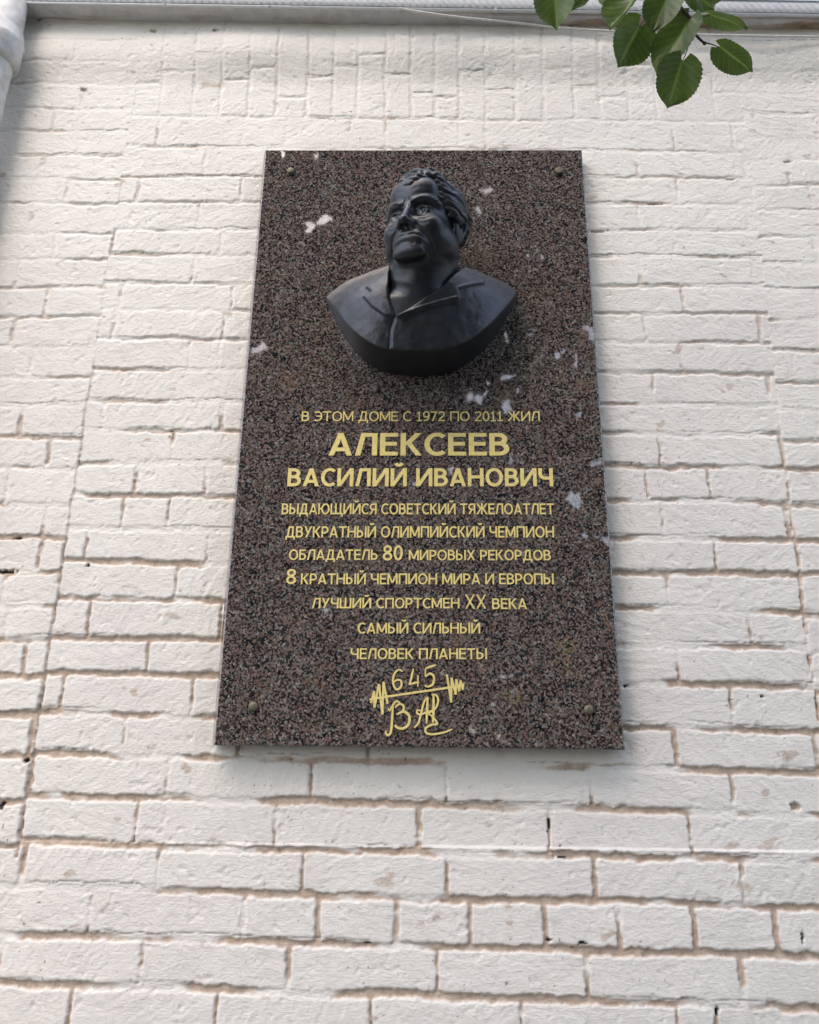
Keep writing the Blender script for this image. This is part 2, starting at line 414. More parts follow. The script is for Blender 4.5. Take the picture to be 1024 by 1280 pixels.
def axis(a, b, step, lo, hi, out):
    core = np.arange(a, b+step, step)
    l = [a]; s = step
    while l[-1] > lo: s = min(s*1.12, out); l.append(l[-1]-s)
    r = [core[-1]]; s = step
    while r[-1] < hi: s = min(s*1.12, out); r.append(r[-1]+s)
    return np.concatenate([np.array(l[1:])[::-1], core, np.array(r[1:])])
GRID = 0.0025
gx = axis(-1.26, 1.14, GRID, -4.2, 4.2, .05); gz = axis(-1.24, 1.21, GRID, -2.32, 1.40, .05)
XX, ZZ = np.meshgrid(gx, gz)
h, bare, dirt_shade, tone = wall_fields(XX, ZZ)
V = np.stack([XX.ravel(), WY-h.ravel(), ZZ.ravel()], 1)
nx, nz = len(gx), len(gz); ii = np.arange(nx*nz).reshape(nz, nx)
Q = np.stack([ii[:-1, :-1].ravel(), ii[:-1, 1:].ravel(), ii[1:, 1:].ravel(), ii[1:, :-1].ravel()], 1)
me = np_mesh('brick_wall', V, Q)
for nm, a in (('bare', bare), ('dirt_shade', dirt_shade), ('tone', tone)):
    at = me.attributes.new(nm, 'FLOAT', 'POINT'); at.data.foreach_set('value', a.ravel().astype(np.float32))
wall = link('brick_wall', me, M_WALL)
tag(wall, 'white painted brick wall with peeling tan joints behind the granite plaque', 'wall')
bm = bmesh.new(); add_box(bm, (0, .30, -.46), (8.4, .44, 3.72)); bm_obj('wall_core', bm, M_WALL, wall)
#====END WALL
#====LEDGE
# ------------------------------------------------------------------ balcony ledge above: soffit, drip edge, ribbed rail, panel
ledge = empty('balcony_ledge', (0, -.02, 1.18))
tag(ledge, 'pale balcony ledge with peeling soffit and ribbed metal edge across the top of the wall', 'ledge')
TILT = Matrix.Translation((0, 0, 1.176)) @ Matrix.Rotation(R_(1.45), 4, 'Y')
def TL(x, y, z): return TILT @ Vector((x, y, z))
sx = np.arange(-2.4, 2.4, .006); syy = np.linspace(.075, -.010, 30)
SX, SY = np.meshgrid(sx, syy)
SZ = .0022*fbm(SX*25, SY*60, 4, 131)*2 + .0015*fbm(SX*4, SY*4, 2, 132)
# ragged rust-dark crack just behind the drip edge
cr_ = np.abs(SY + .004 + .006*fbm(SX*12, SY*0, 3, 133)); SZ += .010*(1-sst(.0, .0035, cr_))*sst(-.02, .12, fbm(SX*3, SY*0+5, 3, 134))
bar = sst(.04, .20, fbm(SX*3.2, SY*22, 4, 135) + .28*sst(.05, .6, SX) - .16 + .22*sst(-.01, .03, SY))*sst(-.012, .004, SY)
bar = np.maximum(bar, .95*(1-sst(.0, .0035, cr_))*sst(-.02, .12, fbm(SX*3, SY*0+5, 3, 134)))
SZ -= .0012*(1-bar)
P = np.stack([SX.ravel(), SY.ravel(), SZ.ravel(), np.ones(SX.size)], 0)
P = (np.array(TILT) @ P)[:3].T
ny_, nx_ = SX.shape; ii = np.arange(nx_*ny_).reshape(ny_, nx_)
me = np_mesh('soffit', P, np.stack([ii[:-1, :-1].ravel(), ii[1:, :-1].ravel(), ii[1:, 1:].ravel(), ii[:-1, 1:].ravel()], 1))
at = me.attributes.new('bare', 'FLOAT', 'POINT'); at.data.foreach_set('value', bar.ravel().astype(np.float32))
link('soffit', me, M_SOFFIT, ledge)
bm = bmesh.new(); add_box(bm, TL(0, .03, .075), (4.8, .096, .13), Matrix.Rotation(R_(1.45), 4, 'Y')); bm_obj('slab', bm, M_SOFFIT, ledge)
bm = bmesh.new()                                 # rolled drip edge
add_tube(bm, [TL(-2.4, -.0135, -.001), TL(2.4, -.0135, -.001)], .0042, 10)
for s_ in (-.70, -.42, .19, .74): add_tube(bm, [TL(s_-.004, -.0135, -.001), TL(s_+.004, -.0135, -.001)], .0052, 10)
bm_obj('drip_edge', bm, M_LIP, ledge, True)
bm = bmesh.new()                                 # ribbed, rope-like pressed strip
tt = np.arange(-2.4, 2.4, .0032)
prof = [(-.0185, .001), (-.021, .006), (-.0225, .012), (-.0235, .018), (-.0245, .025), (-.025, .032)]
rows = []
for k, (py, pz) in enumerate(prof):
    row = []
    for t in tt:
        ph = (t + .011*k/5*2.4)/.0200*2*math.pi
        d = .0026*max(0, math.sin(ph))**.6*(1 if 0 < k < 5 else .2)
        row.append(bm.verts.new(TL(t, py-d*.7, pz-d*.7)))
    rows.append(row)
for a, b_ in zip(rows, rows[1:]):
    for i in range(len(a)-1): bm.faces.new((a[i], a[i+1], b_[i+1], b_[i]))
bm_obj('ribbed_strip', bm, M_LIP, ledge, True)
bm = bmesh.new(); add_box(bm, TL(0, -.0225, .033+.55), (4.8, .012, 1.1), Matrix.Rotation(R_(1.45), 4, 'Y')); bm_obj('front_panel', bm, M_SHEET, ledge)

# ------------------------------------------------------------------ downpipe in the left corner
pipe = empty('downpipe', (-1.165, -.06, -2.3))
tag(pipe, 'white painted downpipe with socket collar at the upper left corner', 'downpipe')
bm = bmesh.new()
px_, py_ = -1.121, -.020
add_tube(bm, [(px_-.004, py_, -2.28), (px_-.004, py_, .90), (px_-.002, py_, .985), (px_, py_, 1.0)], [.045, .045, .046, .048], 40)
bm_obj('pipe', bm, M_PIPE, pipe, True)
bm = bmesh.new()
add_tube(bm, [(px_, py_, .975), (px_, py_, .985), (px_, py_, .99), (px_, py_, 1.04), (px_+.001, py_, 1.05), (px_, py_, 1.052), (px_, py_, 1.085), (px_, py_, 1.10), (px_, py_, 1.20)], [.048, .055, .058, .058, .061, .058, .055, .048, .047], 40)
bm_obj('collar', bm, M_PIPE, pipe, True)
bm = bmesh.new()
add_tube(bm, [(px_-.004+.047*math.cos(a), py_+.047*math.sin(a), .72) for a in np.linspace(0, 2*math.pi, 33)], .004, 8); add_tube(bm, [(px_-.004, .02, .72), (px_-.004, .06, .72)], .006, 8)
bm_obj('bracket', bm, M_PIPE, pipe, True)

# ------------------------------------------------------------------ cable
cps = []
for p, y_ in [((500, 10), -.030), ((512, 13), -.026), ((570, 21), -.012), ((640, 28), .002), ((700, 34.5), .008), ((768, 39), .004), ((830, 42), .004), ((900, 44), .005), ((960, 45), .004), ((1030, 46), .005), ((1120, 46), .005), ((1250, 45), .006)]:
    x, z = inv(*p, y_); cps.append((x, y_, z))
bm = bmesh.new(); add_tube(bm, catmull(cps, 8), .0031, 10)
tag(bm_obj('cable', bm, M_WIRE, None, True), 'thin white cable sagging below the soffit of the ledge', 'cable')
#====PLAQUE
# ------------------------------------------------------------------ granite plaque
PW, PH = .80, 1.4391
plaque = empty('memorial_plaque', (0, .02, -PH/2))
tag(plaque, 'speckled dark granite memorial plaque with gilded Cyrillic inscription under the bronze bust', 'plaque')
bm = bmesh.new(); vs = add_box(bm, (0, .017, 0), (PW, .034, PH))
for v in bm.verts: v.co.x += (.004 if v.co.y > .01 else -.004) if v.co.x > 0 else (-.010 if v.co.y > .01 else .001)      # polished sides flare slightly towards the wall
ed = [e for e in bm.edges if all(v.co.y < .001 for v in e.verts)]
bmesh.ops.bevel(bm, geom=ed, offset=.0032, segments=2, profile=.5, affect='EDGES')
bm_obj('slab', bm, M_GRAN, plaque)
bm = bmesh.new(); add_box(bm, (0, .040, 0), (PW-.06, .012, PH-.07)); bm_obj('mortar_bed', bm, M_WALL, plaque)

def bolt(px, py, hexed):
    x, z = inv(px, py, -.008); bm = bmesh.new()
    n = 6 if hexed else 28; ringp = [(.0002, .0092), (-.005, .0092), (-.0070, .0078), (-.0080, .004), (-.0082, .0)]
    if hexed: ringp = [(.0002, .0098), (-.0065, .0098), (-.0080, .0085), (-.0083, .0)]
    prev = None
    for y_, r_ in ringp:
        ring = [bm.verts.new((x+r_*math.cos(k*2*math.pi/n+.3), y_, z+r_*math.sin(k*2*math.pi/n+.3))) for k in range(n)] if r_ else [bm.verts.new((x, y_, z))]
        if prev:
            for k in range(n):
                if r_: bm.faces.new((prev[k], prev[(k+1) % n], ring[(k+1) % n], ring[k]))
                else: bm.faces.new((prev[k], prev[(k+1) % n], ring[0]))
        prev = ring
    bm_obj('bolt', bm, M_BRASS, plaque, not hexed)
bolt(363, 212, False); bolt(698, 212, True); bolt(316, 883, False); bolt(737, 887, False)

# raised capitals drawn stroke by stroke (unit: capital height)
def glyph(ch, t):
    """-> advance width, list of convex strips (each a list of (left, right) point pairs)"""
    S = []; h_ = t/2
    def strip(pts, closed=False):
        c = [np.array(p, float) for p in pts]; n_ = len(c); out = []
        for i in range(n_):
            a, b = (c[(i-1) % n_], c[(i+1) % n_]) if closed else (c[max(i-1, 0)], c[min(i+1, n_-1)])
            d = b-a; d = d/(np.linalg.norm(d)+1e-9); nn = np.array([-d[1], d[0]])*h_
            out.append((c[i]+nn, c[i]-nn))
        if closed: out.append(out[0])
        S.append(out)
    def V(x, a=0.0, b=1.0): S.append([((x-h_, a), (x+h_, a)), ((x-h_, b), (x+h_, b))])
    def H(a, b, y): S.append([((a, y+h_), (a, y-h_)), ((b, y+h_), (b, y-h_))])
    def D(x0, y0, x1, y1, k=1.0):
        q = h_*k*math.hypot(x1-x0, y1-y0)/abs(y1-y0)*.97; S.append([((x0-q, y0), (x0+q, y0)), ((x1-q, y1), (x1+q, y1))])
    def E(cx, cy, rx, ry, a0=0, a1=360):
        n_ = 28; ang = [R_(a0+(a1-a0)*i/n_) for i in range(n_+1)]
        p = [(cx+rx*math.cos(a), cy+ry*math.sin(a)) for a in ang]
        strip(p[:-1], True) if a1-a0 == 360 else strip(p)
    def bowl(x0, xr, yt, yb, s=1):
        ry = (yt-yb)/2; rx = min(abs(xr-x0)*.62, ry*1.05); xc = xr-s*rx; cy_ = (yt+yb)/2
        arc = [(xc+s*rx*math.sin(a), cy_+ry*math.cos(a)) for a in np.linspace(0, math.pi, 17)]
        strip([(x0, yt)] + arc + [(x0, yb)])
    if ch == 'А': w_ = .74; D(h_*1.05, 0, w_/2, 1); D(w_-h_*1.05, 0, w_/2, 1); H(.17, w_-.17, .27)
    elif ch == 'Б': w_ = .60; V(h_); H(0, w_*.93, 1-h_); bowl(h_, w_-h_, .57, h_)
    elif ch == 'В': w_ = .62; V(h_); bowl(h_, w_-h_-.05, 1-h_, .53); bowl(h_, w_-h_, .53, h_)
    elif ch == 'Д': w_ = .80; H(0, w_, h_); V(h_*.9, -.20, t*.6); V(w_-h_*.9, -.20, t*.6); V(w_-.13-h_, h_, 1); H(.26, w_-.13, 1-h_); D(.17, h_, .31, 1)
    elif ch == 'Е': w_ = .56; V(h_); H(0, w_, 1-h_); H(0, w_*.94, .52); H(0, w_, h_)
    elif ch == 'Ж':
        w_ = 1.02; V(w_/2)
        for s in (1, -1): D(w_/2+s*.08, .50, w_/2+s*(w_/2-h_*1.15), 1); D(w_/2+s*.10, .56, w_/2+s*(w_/2-h_), 0)
    elif ch in 'ИЙ':
        w_ = .74; V(h_); V(w_-h_); D(h_*1.1, 0, w_-h_*1.1, 1)
        if ch == 'Й': E(w_/2, 1.36, .16, .19, 205, 335)
    elif ch == 'К': w_ = .66; V(h_); D(h_+.10, .47, w_-h_*1.3, 1); D(h_+.17, .56, w_-h_*1.1, 0)
    elif ch == 'Л': w_ = .70; V(w_-h_); H(.20, w_, 1-h_); D(h_*1.1, 0, .27, 1)
    elif ch == 'М': w_ = .86; V(h_); V(w_-h_); D(h_*1.1, 1, w_/2, .12); D(w_-h_*1.1, 1, w_/2, .12)
    elif ch == 'Н': w_ = .72; V(h_); V(w_-h_); H(0, w_, .52)
    elif ch == 'О': w_ = .80; E(w_/2, .5, w_/2-h_, .515-h_)
    elif ch == 'П': w_ = .72; V(h_); V(w_-h_); H(0, w_, 1-h_)
    elif ch == 'Р': w_ = .60; V(h_); bowl(h_, w_-h_, 1-h_, .42)
    elif ch == 'С': w_ = .66; E(.40, .5, .40-h_, .515-h_, 48, 312)
    elif ch == 'Т': w_ = .66; H(0, w_, 1-h_); V(w_/2)
    elif ch == 'У': w_ = .68; D(h_*1.15, 1, w_/2+.02, .34); D(w_-h_*1.15, 1, .20, 0)
    elif ch in 'ХX': w_ = .70; D(h_*1.2, 0, w_-h_*1.2, 1); D(h_*1.2, 1, w_-h_*1.2, 0)
    elif ch == 'Ч': w_ = .66; V(w_-h_); strip([(h_, 1), (h_, .80), (h_, .66), (h_+.04, .53), (h_+.13, .46), (h_+.26, .445), (w_-h_, .46)])
    elif ch in 'ШЩ':
        w_ = .98; V(h_); V(w_/2); V(w_-h_); H(0, w_, h_)
        if ch == 'Щ': H(w_-h_, w_+.12, h_); V(w_+.12-h_*.4, -.20, t*.7); w_ += .12
    elif ch == 'Ь': w_ = .58; V(h_); bowl(h_, w_-h_, .57, h_)
    elif ch == 'Ы': w_ = .84; V(h_); bowl(h_, .56-h_, .57, h_); V(w_-h_)
    elif ch == 'Э': w_ = .66; E(.26, .5, .40-h_, .515-h_, -130, 130); H(.16, w_-h_, .51)
    elif ch == 'Ю': w_ = 1.04; V(h_); H(0, .34, .52); E(w_-.38, .5, .38-h_, .515-h_)
    elif ch == 'Я': w_ = .64; V(w_-h_); bowl(w_-h_, h_*1.05, 1-h_, .44, -1); D(h_*1.2, 0, w_*.52, .46)
    elif ch == '0': w_ = .56; E(w_/2, .5, w_/2-h_, .515-h_)
    elif ch == '1': w_ = .46; V(w_*.52); H(.04, w_, h_*.8); D(.09, .76, w_*.52-h_*.4, .98, .8)
    elif ch == '2': w_ = .56; strip([(.05, .80), (.12, .91), (.25, 1-h_), (.38, .94), (w_-h_-.02, .82), (w_-h_-.03, .68), (.40, .52), (.24, .34), (.07, h_)]); H(.0, w_, h_)
    elif ch == '7': w_ = .54; H(0, w_, 1-h_); D(.16, 0, w_-h_*1.3, 1)
    elif ch == '8': w_ = .58; E(w_/2, .755, w_/2-h_-.03, .26-h_); E(w_/2, .265, w_/2-h_, .28-h_)
    elif ch == '9': w_ = .56; E(w_/2, .685, w_/2-h_, .33-h_); strip([(w_-h_, .68), (w_-h_, .48), (w_-h_-.05, .26), (w_-h_-.16, .12), (.10, h_)])
    else: w_ = .30
    return w_, S
def text_obj(s, x0, x1, ytop, ybase, t):
    """one run of gilded capitals: left and right limits, top of the capitals and baseline as measured on the photograph"""
    pen = 0.0; strips = []
    for ch in s:
        if ch == ' ': pen += .34; continue
        w_, S = glyph(ch, t)
        strips += [[((a[0]+pen, a[1]), (b[0]+pen, b[1])) for a, b in st] for st in S]; pen += w_ + .085
    pen -= .085
    xa, za = inv(x0, ybase); xb, zb = inv(x1, ybase); _, zt = inv((x0+x1)/2, ytop)
    def to(p, y): f_ = p[0]/pen; z_ = za+(zb-za)*f_; return (xa+(xb-xa)*f_, y, z_ + p[1]*(zt-(za+zb)/2))
    bm = bmesh.new()
    for k, st in enumerate(strips):
        yf = -.0011 - .000015*(k % 7); y2 = yf+.0004; q = []
        for a, b in st: q.append([bm.verts.new(to(a, yf)), bm.verts.new(to(b, yf)), bm.verts.new(to(a, .0006)), bm.verts.new(to(b, .0006))])
        for u, v in zip(q, q[1:]):
            bm.faces.new((u[0], v[0], v[1], u[1])); bm.faces.new((u[0], u[2], v[2], v[0])); bm.faces.new((u[1], v[1], v[3], u[3]))
        for e in (q[0], q[-1]): bm.faces.new((e[0], e[1], e[3], e[2]))
    return bm_obj('inscription', bm, M_GOLD, plaque)
B1, B2, B3 = .112, .140, .165
text_obj('В ЭТОМ ДОМЕ С 1972 ПО 2011 ЖИЛ', 377, 675, 514.5, 526.5, B1)
text_obj('АЛЕКСЕЕВ', 410.5, 637, 541.5, 569.5, B3)
text_obj('ВАСИЛИЙ ИВАНОВИЧ', 359, 692, 585.5, 608, B3)
text_obj('ВЫДАЮЩИЙСЯ СОВЕТСКИЙ ТЯЖЕЛОАТЛЕТ', 352, 693, 629.5, 643, B2)
text_obj('ДВУКРАТНЫЙ ОЛИМПИЙСКИЙ ЧЕМПИОН', 357, 693, 658, 672, B2)
text_obj('ОБЛАДАТЕЛЬ', 361, 472, 687, 700, B2); text_obj('80', 478.5, 503.5, 682, 700.5, B2); text_obj('МИРОВЫХ РЕКОРДОВ', 511, 689, 687.5, 700.5, B2)
text_obj('8', 357.5, 370, 711.5, 730, B2*.95); text_obj('КРАТНЫЙ ЧЕМПИОН МИРА И ЕВРОПЫ', 376, 692.5, 717, 730.5, B2)
text_obj('ЛУЧШИЙ СПОРТСМЕН', 390, 574.5, 747.5, 760.5, B2); text_obj('XX', 581.5, 608, 743.5, 761, B2*.8); text_obj('ВЕКА', 615.5, 659, 748, 761.5, B2)
text_obj('САМЫЙ СИЛЬНЫЙ', 447, 600.5, 778.5, 792, B2)
text_obj('ЧЕЛОВЕК ПЛАНЕТЫ', 438, 609, 810.5, 824, B2)

RK = [0]
def ribbon(bm, pts, wd, n=6, taper=True):
    """calligraphic stroke: photo-measured points on the plaque face, width in metres"""
    q = [inv(450+x/6.827, 820+y/6.827) for x, y in pts]
    c = [np.array(p) for p in (catmull(q, n) if len(q) > 2 else [q[0], q[1]])]
    L, T = [], []; RK[0] += 1; yf = -.0009 - .00003*RK[0]
    for i, p in enumerate(c):
        t = c[min(i+1, len(c)-1)] - c[max(i-1, 0)]; t = t/(np.linalg.norm(t)+1e-9); nn = np.array([-t[1], t[0]])
        f_ = i/(len(c)-1); k = (.62 + .38*math.sin(math.pi*min(1, max(0, f_)))**.6) if taper else 1
        for s_, lst in ((1, L), (-1, T)):
            a = p+nn*wd/2*k*s_
            lst.append((bm.verts.new((a[0], yf, a[1])), bm.verts.new((a[0], .0012, a[1]))))
    for i in range(len(c)-1):
        bm.faces.new((L[i][0], L[i+1][0], T[i+1][0], T[i][0]))
        bm.faces.new((L[i][1], L[i+1][1], L[i+1][0], L[i][0])); bm.faces.new((T[i][0], T[i+1][0], T[i+1][1], T[i][1]))
    for e in (0, -1): bm.faces.new((L[e][0], T[e][0], T[e][1], L[e][1]))
WD = .0041
bm = bmesh.new()                                 # the barbell: bar and zig-zag discs
ribbon(bm, [(82, 372), (230, 347), (760, 270), (884, 246)], WD*1.0, 6, False)
z1 = [(95, 402), (122, 300), (124, 440), (163, 240), (192, 500), (202, 222), (236, 408)]
for a, b_ in zip(z1, z1[1:]): ribbon(bm, [a, b_], WD*1.05, 1, False)
z2 = [(742, 158), (779, 398), (783, 188), (818, 330), (822, 200), (848, 302), (858, 210), (878, 290), (884, 232)]
for a, b_ in zip(z2, z2[1:]): ribbon(bm, [a, b_], WD*.95, 1, False)
bm_obj('barbell_drawing', bm, M_GOLD, plaque)
bm = bmesh.new()
ribbon(bm, [(366, 132), (330, 118), (292, 160), (283, 230), (310, 285), (350, 265), (352, 215), (318, 205), (290, 225)], WD)
ribbon(bm, [(456, 108), (436, 200), (420, 245)], WD); ribbon(bm, [(420, 245), (460, 232), (506, 222)], WD*.9); ribbon(bm, [(496, 165), (494, 262)], WD)
ribbon(bm, [(648, 78), (600, 92), (560, 108)], WD); ribbon(bm, [(560, 108), (558, 172)], WD); ribbon(bm, [(558, 178), (600, 150), (632, 180), (622, 240), (580, 262), (553, 252)], WD*1.05)
bm_obj('number', bm, M_GOLD, plaque)
bm = bmesh.new()
ribbon(bm, [(240, 448), (255, 466), (278, 425), (310, 388), (345, 400)], WD*.9)
ribbon(bm, [(282, 430), (276, 520), (266, 640), (244, 676), (222, 662), (226, 638)], WD*1.15)
ribbon(bm, [(300, 440), (340, 410), (374, 430), (362, 475), (312, 500)], WD*1.0)
ribbon(bm, [(312, 500), (372, 476), (420, 512), (416, 580), (370, 618), (320, 612), (300, 588)], WD*1.25)
ribbon(bm, [(576, 350), (545, 400), (520, 500), (498, 575), (462, 612)], WD)
ribbon(bm, [(578, 350), (574, 450), (568, 576)], WD*1.2)
ribbon(bm, [(525, 470), (492, 462), (488, 488), (520, 500), (570, 480), (640, 462)], WD*.9)
ribbon(bm, [(628, 330), (628, 460), (622, 570)], WD*1.2)
ribbon(bm, [(612, 330), (650, 335), (668, 380), (650, 440), (600, 480), (575, 486)], WD)
ribbon(bm, [(575, 486), (620, 520), (660, 578), (610, 588), (562, 618), (568, 658), (620, 668), (720, 652), (786, 626)], WD*1.05)
bm_obj('monogram', bm, M_GOLD, plaque)
#====TWIG
# ------------------------------------------------------------------ linden twig hanging into the top right
twig = empty('linden_twig', tuple(inv3(845, -60, 1.36)))
tag(twig, 'linden twig with heart shaped serrated green leaves hanging into the upper right', 'twig')
def serr_heart(nu=26, nv=9):
    return None
def leaf(base, tip, width, dist, tilt=0.0, curl=.10, fold=.25, asym=0.0, seed=0, dtip=0.0, flip=1):
    """heart-shaped serrated blade between two photo points, at its own distance from the lens"""
    rr = random.Random(seed)
    A = inv3(*base, dist); B = inv3(*tip, dist+dtip); ax = B-A; L = ax.length; ax.normalize()
    view = (A+B)/2 - Vector(CAM); view.normalize()
    side = ax.cross(view).normalized()
    side = (Matrix.Rotation(tilt, 3, ax) @ side); nrm = side.cross(ax).normalized()
    Wm = width/F_PX*dist/max(.35, math.cos(tilt))
    nt_, ns = 44, 9
    bm = bmesh.new(); vl = bm.verts.layers.float.new('vein')
    def halfw(t, s):
        w_ = float(np.interp(t, [0, .03, .09, .18, .32, .46, .60, .73, .84, .92, .97, 1], [.22, .52, .78, .94, 1.0, .985, .90, .72, .45, .17, .06, 0]))
        w_ = max(w_, .0)*(1+asym*s)
        return w_
    # polar-ish grid: rows along the midrib; lobes reach back behind the stalk
    rowsL = []
    for s in (-1, 1):
        grid = []
        for i in range(nt_+1):
            t = i/nt_; row = []
            hw = .5*halfw(t, s)
            ser = .030*((i % 3)/2.0-.5)*(1 if 2 < i < nt_-1 else 0)*hw*2
            for j in range(ns+1):
                u = j/ns
                x = (hw+ser*u*u)*u
                y = t - (.16*u**1.5*(1-t)**4) + .16*u*u*(1-t)*t
                zc = -fold*abs(x)*.5 + curl*math.sin(math.pi*t*.9)*.4*(1-u*u) - curl*.9*u*u*math.sin(2.2*t+.3*seed) + .012*math.sin(9*t-6*u+seed)
                vein = max(0, 1-abs(((t*7.5 - u*1.9) % 1)-.5)*2/.22) if u > .03 else 0
                vein = max(0, 1-min((t*7.5-u*2.3) % 1, 1-(t*7.5-u*2.3) % 1)/.16)*.28 if 0 < u < .93 else 0
                zc += -.007*vein + .010*math.cos((t*7.5-u*2.3)*2*math.pi)*u*(1-u)*1.8
                if j == 0: vein = 1
                P_ = A + ax*(y*L) + side*(s*x*Wm) + nrm*(zc*Wm*flip)
                v = bm.verts.new(P_); v[vl] = vein; row.append(v)
            grid.append(row)
        for i in range(nt_):
            for j in range(ns):
                bm.faces.new((grid[i][j], grid[i+1][j], grid[i+1][j+1], grid[i][j+1]))
    bmesh.ops.remove_doubles(bm, verts=bm.verts, dist=L*.002)
    return bm_obj('leaf', bm, M_LEAF, twig, True)
D = 1.36
leaf((693, -28), (696, 39), 52, D+.03, .10, .10, .3, seed=1)
leaf((722, -30), (715, 14), 34, D+.10, -.5, .12, .3, seed=2)
leaf((797, -10), (762, 37), 30, D-.04, 1.0, .16, .5, seed=3)
leaf((799, 33), (773, 84), 53, D+.02, -.25, .10, .35, seed=4)
leaf((838, -12), (815, 40), 46, D-.02, .30, .10, .4, seed=5)
leaf((861, 26), (820, 92), 43, D+.00, .55, .12, .45, seed=6)
leaf((853, 76), (835, 134), 54, D-.03, -.10, .08, .35, seed=7, asym=.05)
leaf((900, 58), (940, 91), 33, D-.02, .55, .13, .5, seed=8)
leaf((886, 17), (934, 38), 19, D+.01, .9, .16, .5, seed=9)
leaf((862, -20), (894, 12), 34, D+.04, -.6, .13, .4, seed=10)
leaf((757, -22), (756, 7), 18, D+.06, .6, .13, .4, seed=11)
leaf((905, -24), (868, 4), 34, D+.08, .2, .10, .4, seed=12)
def tw(pts, r, name, dd=.0):
    bm = bmesh.new(); c = catmull([tuple(inv3(*p, D+dd)) for p in pts], 6)
    add_tube(bm, c, [r*(1-.45*i/(len(c)-1)) for i in range(len(c))], 8); return bm_obj(name, bm, M_TWIG, twig, True)
tw([(838, -120), (842, -60), (845, -8), (851, 9), (863, 23), (866, 36), (868, 41), (875, 49), (881, 54)], .0034, 'stem')
tw([(880, 53), (889, 55), (900, 59)], .0013, 'petiole'); tw([(863, 23), (875, 22), (888, 19)], .0012, 'petiole')
tw([(866, 38), (861, 56), (857, 68), (852, 78)], .0012, 'petiole'); tw([(863, 23), (861, 26), (858, 34)], .0013, 'petiole')
tw([(851, 9), (852, 20), (850, 30)], .0012, 'petiole'); tw([(845, -8), (820, 5), (799, 34)], .0013, 'petiole', .02); tw([(843, -40), (815, -30), (797, -10)], .0013, 'petiole'); tw([(842, -70), (760, -80), (722, -50), (693, -28)], .0022, 'petiole')
tw([(843, -30), (840, -20), (838, -11)], .0012, 'petiole')
bm = bmesh.new()
for p in ((867.5, 41), (881, 54), (864, 23), (851, 9)):
    bmesh.ops.create_icosphere(bm, subdivisions=2, radius=.0034, matrix=Matrix.Translation(inv3(*p, D)))
bm_obj('bud', bm, M_TWIG, twig, True)
#====BUST
# ------------------------------------------------------------------ bronze bust (implicit surfaces meshed by surface nets)
def smin(a, b, k):
    h_ = np.clip(.5+.5*(b-a)/k, 0, 1); return b*(1-h_)+a*h_-k*h_*(1-h_)
def ssub(a, b, k): return -smin(-a, b, k)        # a minus b
def smax(a, b, k): return -smin(-a, -b, k)
def ell(P, c, r):
    q = [(P[i]-c[i])/r[i] for i in range(3)]; k0 = np.sqrt(q[0]**2+q[1]**2+q[2]**2)
    k1 = np.sqrt((q[0]/r[0])**2+(q[1]/r[1])**2+(q[2]/r[2])**2)+1e-6
    return k0*(k0-1)/k1
def cap(P, a, b, ra, rb=None):
    rb = ra if rb is None else rb
    pa = [P[i]-a[i] for i in range(3)]; ba = [b[i]-a[i] for i in range(3)]
    h_ = np.clip(sum(pa[i]*ba[i] for i in range(3))/sum(v*v for v in ba), 0, 1)
    return np.sqrt(sum((pa[i]-ba[i]*h_)**2 for i in range(3))) - (ra+(rb-ra)*h_)
def chain(P, pts, rs, k=.0):
    d = None
    for i in range(len(pts)-1):
        e = cap(P, pts[i], pts[i+1], rs[i], rs[i+1]); d = e if d is None else np.minimum(d, e)
    return d
def near(P, d, c, rad, fn):
    """apply fn only to the samples near c (keeps the evaluation cheap)"""
    mk = (np.abs(P[0]-c[0]) < rad) & (np.abs(P[1]-c[1]) < rad) & (np.abs(P[2]-c[2]) < rad)
    if mk.any(): d[mk] = fn([p[mk] for p in P], d[mk])
    return d
def surface_nets(f, org, st):
    S = f < 0; n = f.shape; cn = tuple(k-1 for k in n)
    acc = np.zeros(cn+(3,), np.float32); cnt = np.zeros(cn, np.float32)
    def sl(o): return tuple(slice(o[i], o[i]+cn[i]) for i in range(3))
    for ax in range(3):
        for a in (0, 1):
            for b in (0, 1):
                o0 = [0, 0, 0]; oth = [i for i in range(3) if i != ax]; o0[oth[0]] = a; o0[oth[1]] = b
                o1 = list(o0); o1[ax] = 1
                f0, f1 = f[sl(o0)], f[sl(o1)]; cr = (f0 < 0) != (f1 < 0)
                t = np.where(cr, f0/(f0-f1+1e-12), 0)
                for i in range(3): acc[..., i] += np.where(cr, (t if i == ax else o0[i]), 0)
                cnt += cr
    act = cnt > 0; idx = -np.ones(cn, np.int64); idx[act] = np.arange(act.sum())
    base = np.stack(np.nonzero(act), 1)
    V_ = (base + acc[act]/cnt[act][:, None])*st + np.array(org)
    quads = []
    for ax in range(3):
        b_, c_ = [(1, 2), (2, 0), (0, 1)][ax]
        s0 = [slice(None)]*3; s1 = [slice(None)]*3; s0[ax] = slice(0, n[ax]-1); s1[ax] = slice(1, n[ax])
        e = S[tuple(s0)] != S[tuple(s1)]; flip = S[tuple(s0)]
        I = np.stack(np.nonzero(e), 1); fl = flip[e]
        ok = (I[:, b_] > 0) & (I[:, b_] < n[b_]-1) & (I[:, c_] > 0) & (I[:, c_] < n[c_]-1); I = I[ok]; fl = fl[ok]
        def at_(db, dc):
            J = I.copy(); J[:, b_] += db; J[:, c_] += dc; return idx[J[:, 0], J[:, 1], J[:, 2]]
        q = np.stack([at_(-1, -1), at_(0, -1), at_(0, 0), at_(-1, 0)], 1)
        q[~fl] = q[~fl][:, ::-1]; quads.append(q)
    return V_, np.concatenate(quads)
